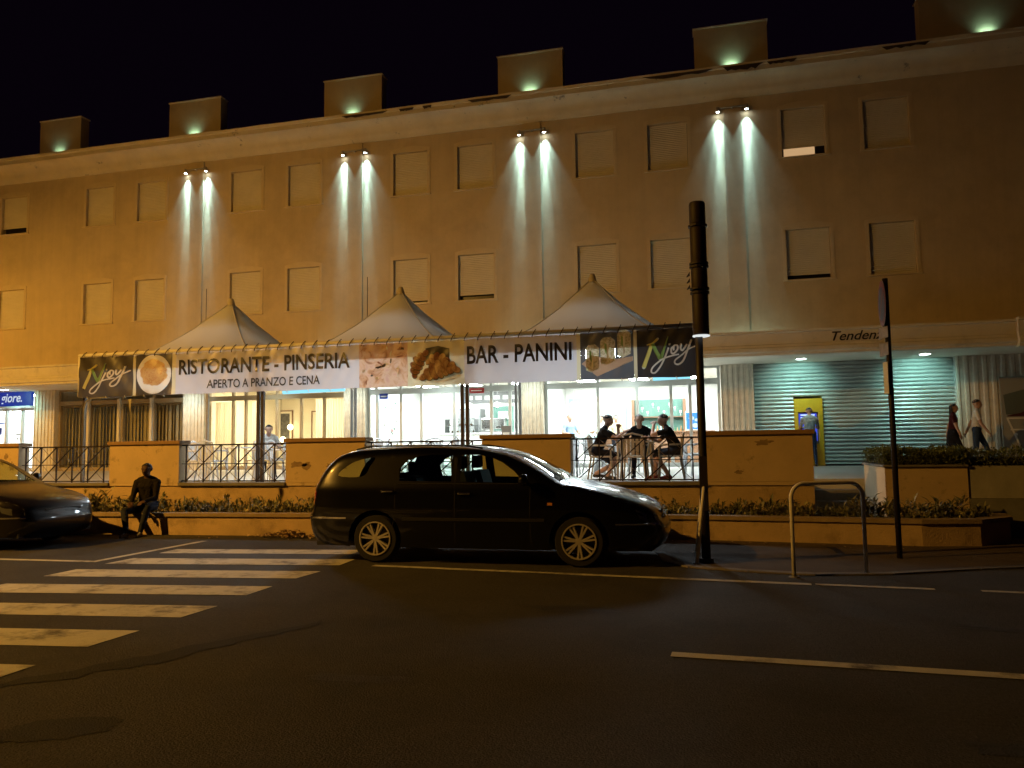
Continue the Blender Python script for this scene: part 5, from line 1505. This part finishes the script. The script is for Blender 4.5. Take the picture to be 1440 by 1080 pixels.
    if hair:
        mb = MB()
        def hs(u, v):
            th = u*2*PI; ph = v*(PI*.50)
            z = math.cos(ph); r = math.sin(ph)
            x, y = r*math.cos(th), r*math.sin(th)
            cut = .0 if y > -.2 else .03
            p = Vector((x*.0885, .010+y*(.099 if y > 0 else .090), .138+cut+z*(.093-cut)+.004*math.sin(th*9)*math.sin(ph*5)))
            if y < -.55 and z < .45: p.z += .02; p.y += .030
            return tuple(hb+Rh @ (p*S))
        mb.grid(hs, 22, 10)
        if long_hair:
            mb.grid(lambda u, v: tuple(hb+Rh @ (Vector((.098*math.cos(PI*u), .03+.085*math.sin(PI*u), .15-.24*v))*S)), 12, 6)
        mb.build('hair', mats[4], o, True, merge=.001)
    return o
blk = fab('black_tshirt', (.010, .010, .012)); drk = fab('dark_trousers', (.018, .018, .024)); jean = fab('blue_jeans', (.04, .07, .14))
shoe = mat('dark_shoe', (.03, .025, .02), .6); wht = fab('white_shirt', (.70, .70, .68)); olive = fab('dark_jacket', (.022, .018, .014)); lblue = fab('light_blue_shirt', (.30, .42, .60))
grey = fab('grey_shirt', (.32, .36, .38)); maroon = fab('maroon_top', (.06, .015, .02)); khaki = fab('khaki_shorts', (.16, .12, .08)); redshoe = mat('red_trainer', (.25, .02, .03), .6)
v3 = lambda *a: Vector(a)
# the man on the planter wall
person('man in a dark jacket sitting on the planter wall beside the dark saloon', (-9.66, 11.78, 0), R(16), (M['skin_dark'], olive, fab('worn_dark_jeans', (.03, .034, .05)), fab('pale_trainer', (.30, .28, .25)), M['hair']), (0, 0, .50), lean=R(8), ankles=(v3(-.10, -.60, .085), v3(.10, -.52, .085)), knees=(v3(-.7, -1, .2), v3(.25, -1, .2)), hands=(v3(-.12, -.40, .57), v3(.10, -.38, .59)), head=(R(-4), R(4)), sleeve='long', voxel=.0095, scale=.98, bulk=1.07, shirt=fab('pale_shirt_front', (.50, .47, .42)), elbow=(v3(-.45, .7, -.5), v3(.45, .7, -.5)))
# three men at the table
person('man in a black T-shirt seated at the terrace table, facing the tall pole', (TX-.70, TY-.05, ZF), R(90), (M['skin'], blk, drk, shoe, M['hair']), (0, .06, .55), lean=R(22), ankles=(v3(-.14, -.16, .085), v3(.10, .10, .11)), hands=(v3(-.06, -.50, .92), v3(.10, -.36, 1.0)), head=(0, R(6)), voxel=.010, elbow=(v3(-.6, .2, -.8), v3(.6, .2, -.8)), shorts=True)
person('man in a black T-shirt seated at the terrace table with his back to the pole', (TX+.72, TY-.02, ZF), R(-90), (M['skin'], blk, drk, redshoe, M['hair']), (0, .08, .55), lean=R(26), ankles=(v3(-.10, -.36, .085), v3(.14, -.10, .085)), hands=(v3(-.16, -.50, .80), v3(.06, -.36, 1.04)), head=(0, R(2)), voxel=.010, elbow=(v3(-.6, .2, -.8), v3(.6, .1, -.8)), shorts=True)
person('man in a black polo seated behind the terrace table, facing the street', (TX+.04, TY+.62, ZF), R(0), (M['skin'], blk, drk, shoe, M['hair_grey']), (0, .0, .55), lean=R(20), ankles=(v3(-.12, -.30, .085), v3(.14, -.26, .085)), hands=(v3(-.24, -.46, .78), v3(.26, -.46, .78)), head=(R(10), 0), voxel=.011)
# seated in white by the dining room
person('person in a white top sitting at the white tables behind the railing', (-10.45, 16.9, ZF), R(35), (M['skin'], wht, drk, shoe, M['hair']), (0, .05, .55), lean=R(20), ankles=(v3(-.12, -.36, .085), v3(.14, -.30, .085)), hands=(v3(-.16, -.40, .80), v3(.12, -.38, .80)), head=(0, R(8)), voxel=.012)
# at the cash machine
person('man in a pale shirt and jeans using the cash machine', (2.74, 22.55, ZF), R(172), (M['skin'], grey, jean, shoe, M['hair']), (0, 0, .90), lean=R(9), ankles=(v3(-.13, .02, .085), v3(.14, -.06, .085)), hands=(v3(-.10, -.40, 1.10), v3(.14, -.38, 1.08)), head=(0, R(18)), voxel=.012, scale=.97)
# walking along the shops
person('woman in a maroon top and dark skirt walking past the rolling shutter', (6.05, 21.7, ZF), R(70), (M['skin'], maroon, drk, shoe, M['hair']), (0, 0, .88), lean=R(4), ankles=(v3(-.09, -.26, .10), v3(.09, .28, .13)), hands=(v3(-.28, -.18, .78), v3(.27, .16, .82)), voxel=.012, scale=.94, long_hair=True, shorts=True, skirt=True)
person('man in a white shirt and jeans walking past the fluted wall', (6.52, 21.5, ZF), R(75), (M['skin'], wht, jean, shoe, M['hair']), (0, 0, .92), lean=R(4), ankles=(v3(-.10, .30, .14), v3(.10, -.30, .10)), hands=(v3(-.28, -.24, .86), v3(.27, .22, .86)), voxel=.012, scale=1.0)
# inside the bar
person('man in a light blue shirt standing inside the bar by the column', (-4.35, 24.9, ZF), R(40), (M['skin'], lblue, drk, shoe, M['hair_grey']), (0, 0, .92), ankles=(v3(-.12, 0, .085), v3(.12, -.05, .085)), hands=(v3(-.25, -.32, 1.05), v3(.24, -.30, 1.02)), voxel=.013)
person('person in white standing inside the bar near the counter', (-3.35, 25.2, ZF), R(-30), (M['skin'], wht, drk, shoe, M['hair']), (0, 0, .90), ankles=(v3(-.12, 0, .085), v3(.12, -.05, .085)), hands=(v3(-.22, -.32, 1.1), v3(.24, -.2, .9)), voxel=.013, scale=.96)
person('person in a cream top standing at the bar behind the others', (-2.9, 25.45, ZF), R(20), (M['skin'], fab('cream_top', (.62, .52, .36)), drk, shoe, M['hair']), (0, 0, .90), ankles=(v3(-.12, 0, .085), v3(.12, -.05, .085)), hands=(v3(-.25, -.28, 1.0), v3(.22, -.3, 1.05)), voxel=.013, scale=.98)

# ------------------------------------------------------------------ planting
def leaf_mat(name, c1, c2):
    m, nt, b = new_mat(name); N, L = nt.nodes, nt.links
    at = N.new('ShaderNodeAttribute'); at.attribute_name = 'tone'
    mx = N.new('ShaderNodeMix'); mx.data_type = 'RGBA'; mx.inputs[6].default_value = tuple(c1)+(1,); mx.inputs[7].default_value = tuple(c2)+(1,)
    L.new(at.outputs['Fac'], mx.inputs[0]); L.new(mx.outputs[2], b.inputs['Base Color'])
    b.inputs['Roughness'].default_value = .45
    b.inputs['Subsurface Weight'].default_value = 0
    return m
M['ground_leaf'] = leaf_mat('ground_cover_leaf', (.09, .10, .04), (.46, .42, .22))
M['hedge_leaf'] = leaf_mat('hedge_leaf', (.10, .12, .03), (.25, .27, .08))
M['dry_leaf'] = leaf_mat('dry_leaf', (.22, .12, .06), (.60, .46, .32))
def leaf_mesh(name, items, m, parent=None):
    """items: (pos, dir, up, length, width, tone); each leaf a folded blade of four faces"""
    v = []; f = []; tone = []
    for p, d, u, ln, w, tn in items:
        s = d.cross(u)
        if s.length < 1e-3: s = Vector((1, 0, 0))
        s.normalize(); u2 = s.cross(d).normalized()
        n = len(v)
        mid = p+d*ln*.55
        v += [tuple(p), tuple(mid+s*w*.5+u2*w*.18), tuple(mid-s*w*.5+u2*w*.18), tuple(mid), tuple(p+d*ln-u2*ln*.18)]
        f += [(n, n+1, n+3), (n, n+3, n+2), (n+3, n+1, n+4), (n+3, n+4, n+2)]; tone += [tn]*4
    me = bpy.data.meshes.new(name); me.from_pydata(v, [], f); me.materials.append(m)
    a = me.attributes.new('tone', 'FLOAT', 'FACE'); a.data.foreach_set('value', tone)
    me.update()
    return link(name, me, None, parent)
rng = random.Random(3)
def wall_y(x):
    for (a, b) in zip(PL[:-1], PL[1:]):
        if a[0] <= x <= b[0]: return a[1]+(b[1]-a[1])*(x-a[0])/(b[0]-a[0])
    return 12.1
items = []
for i in range(760):
    x = rng.uniform(-13.5, 3.9); y0 = wall_y(x)+.22
    if y0 > 12.8: continue
    y = rng.uniform(y0, 12.84)
    if -10.1 < x < -9.0 and y < wall_y(-9.5)+.55: continue
    big = .75+.5*math.sin(x*1.7)**2+(.25 if x < -9 or -8.2 < x < -5 else 0)
    nl = rng.randint(11, 17); hh = rng.uniform(.08, .24)*big
    base = Vector((x, y, .29))
    for k in range(nl):
        az = rng.uniform(0, 2*PI); el = rng.uniform(.15, 1.45)
        d = Vector((math.cos(az)*math.cos(el), math.sin(az)*math.cos(el), math.sin(el)))
        p = base+Vector((rng.uniform(-.06, .06), rng.uniform(-.05, .05), rng.uniform(0, hh)))
        items.append((p, d, Vector((0, 0, 1)), rng.uniform(.07, .15), rng.uniform(.025, .05), rng.random()**1.5))
gc = leaf_mesh('ground_cover', items, M['ground_leaf'])
tag(gc, 'low leafy ground cover filling the long planter bed', 'plants', kind='stuff')
# taller leafy plants at the dark car and a spiky one by the estate car tail
def shrub(name, label, x, y, z, n, r, h, m, ln=(.10, .22), stems=7, group='shrubs in the planter bed'):
    t = thing(name, label, 'shrub', (x, y, z), 0, group)
    mb = MB(); it = []
    for k in range(stems):
        az = rng.uniform(0, 2*PI); rr = r*rng.uniform(.2, 1)
        tip = Vector((math.cos(az)*rr, math.sin(az)*rr*.6, h*rng.uniform(.6, 1)))
        mb.tube([(0, 0, 0), tuple(tip*.5+Vector((0, 0, h*.1))), tuple(tip)], [.012, .008, .004], 5)
        for q in range(n//stems):
            s = rng.uniform(.2, 1); p = tip*s+Vector((rng.uniform(-.04, .04), rng.uniform(-.04, .04), 0))
            a2 = rng.uniform(0, 2*PI); el = rng.uniform(-.2, 1.2)
            it.append((p, Vector((math.cos(a2)*math.cos(el), math.sin(a2)*math.cos(el), math.sin(el))), Vector((0, 0, 1)), rng.uniform(*ln), rng.uniform(.03, .055), rng.random()))
    mb.build('stem', M['wood'], t); leaf_mesh('foliage', it, m, t)
shrub('leafy_shrub', 'leafy shrub in the planter bed beside the dark saloon', -11.2, 12.1, .28, 170, .45, .48, M['ground_leaf'])
shrub('leafy_shrub', 'leafy shrub in the planter bed just beside the seated man', -10.35, 12.2, .28, 150, .42, .42, M['ground_leaf'])
shrub('leafy_shrub', 'spiky leafy shrub in the planter bed at the tail of the estate car', -5.7, 12.4, .28, 120, .35, .50, M['ground_leaf'], (.18, .34))
shrub('leafy_shrub', 'dark leafy shrub in the planter bed near the sign pole', 2.3, 12.35, .28, 150, .45, .34, M['ground_leaf'])
shrub('leafy_shrub', 'dark leafy shrub at the rounded end of the planter bed', 3.3, 12.3, .28, 170, .5, .30, M['ground_leaf'])
shrub('terrace_plant', 'potted green plant on the terrace before the vertical blinds', -12.0, 14.6, ZF+.1, 170, .45, .55, M['hedge_leaf'])
pt = bpy.data.objects['terrace_plant']; del pt['group']
MB().lathe([(.001, -.1), (.14, -.1), (.19, .16), (.17, .16), (.15, .05), (.001, .05)], 16).build('pot', mat('terracotta', (.35, .14, .07), .8), pt, True)
def hedge(label, x0, x1, y0, y1, z0, z1, n):
    it = []
    for i in range(n):
        x = rng.uniform(x0, x1); y = rng.uniform(y0, y1)
        top_ = z1+.03*math.sin(x*7)+.02*math.sin(x*17+y*5)
        k = rng.random()
        if k < .5: p = Vector((x, y, top_+rng.uniform(-.06, .03)))
        elif k < .85: p = Vector((x, y0+rng.uniform(-.03, .05), rng.uniform(z0, top_)))
        else: p = Vector((rng.choice((x0, x1))+rng.uniform(-.03, .03), y, rng.uniform(z0, top_)))
        az = rng.uniform(0, 2*PI); el = rng.uniform(-.3, 1.3)
        it.append((p, Vector((math.cos(az)*math.cos(el), math.sin(az)*math.cos(el), math.sin(el))), Vector((0, 0, 1)), rng.uniform(.04, .075), rng.uniform(.018, .035), rng.random()))
    t = thing('hedge', label, 'hedge', (0, 0, 0), 0, 'clipped hedges by the passage')
    leaf_mesh('foliage', it, M['hedge_leaf'], t)
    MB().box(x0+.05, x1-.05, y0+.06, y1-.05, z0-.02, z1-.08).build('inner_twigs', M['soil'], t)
hedge('clipped green hedge on the ochre planter box beside the passage', 2.60, 3.78, 12.90, 14.4, 1.09, 1.28, 5200)
hedge('long clipped green hedge on the grey stone planter wall', 3.80, 9.0, 12.95, 14.2, 1.06, 1.26, 9000)
# swept leaves and paper by the planter
items = []
for i in range(170):
    x = rng.gauss(-6.75, .28); y = 11.55+abs(rng.gauss(0, .10))*-1+.08
    z = max(.01, .10*math.exp(-((x+6.75)/.3)**2)*rng.random())
    az = rng.uniform(0, 2*PI); el = rng.uniform(-.1, .7)
    items.append((Vector((x, y, z+.008)), Vector((math.cos(az)*math.cos(el), math.sin(az)*math.cos(el), math.sin(el))), Vector((0, 0, 1)), rng.uniform(.06, .13), rng.uniform(.04, .08), rng.random()))
for i in range(60):
    x = rng.uniform(-9, 3); y = wall_y(x)-rng.uniform(.05, .5)
    az = rng.uniform(0, 2*PI)
    items.append((Vector((x, y, .012 if x < -.8 else .026)), Vector((math.cos(az), math.sin(az), .1)).normalized(), Vector((0, 0, 1)), rng.uniform(.04, .08), rng.uniform(.02, .04), rng.random()))
ll = leaf_mesh('leaf_litter', items, M['dry_leaf'])
tag(ll, 'swept dry leaves and scraps on the asphalt against the planter wall', 'leaves', kind='stuff')
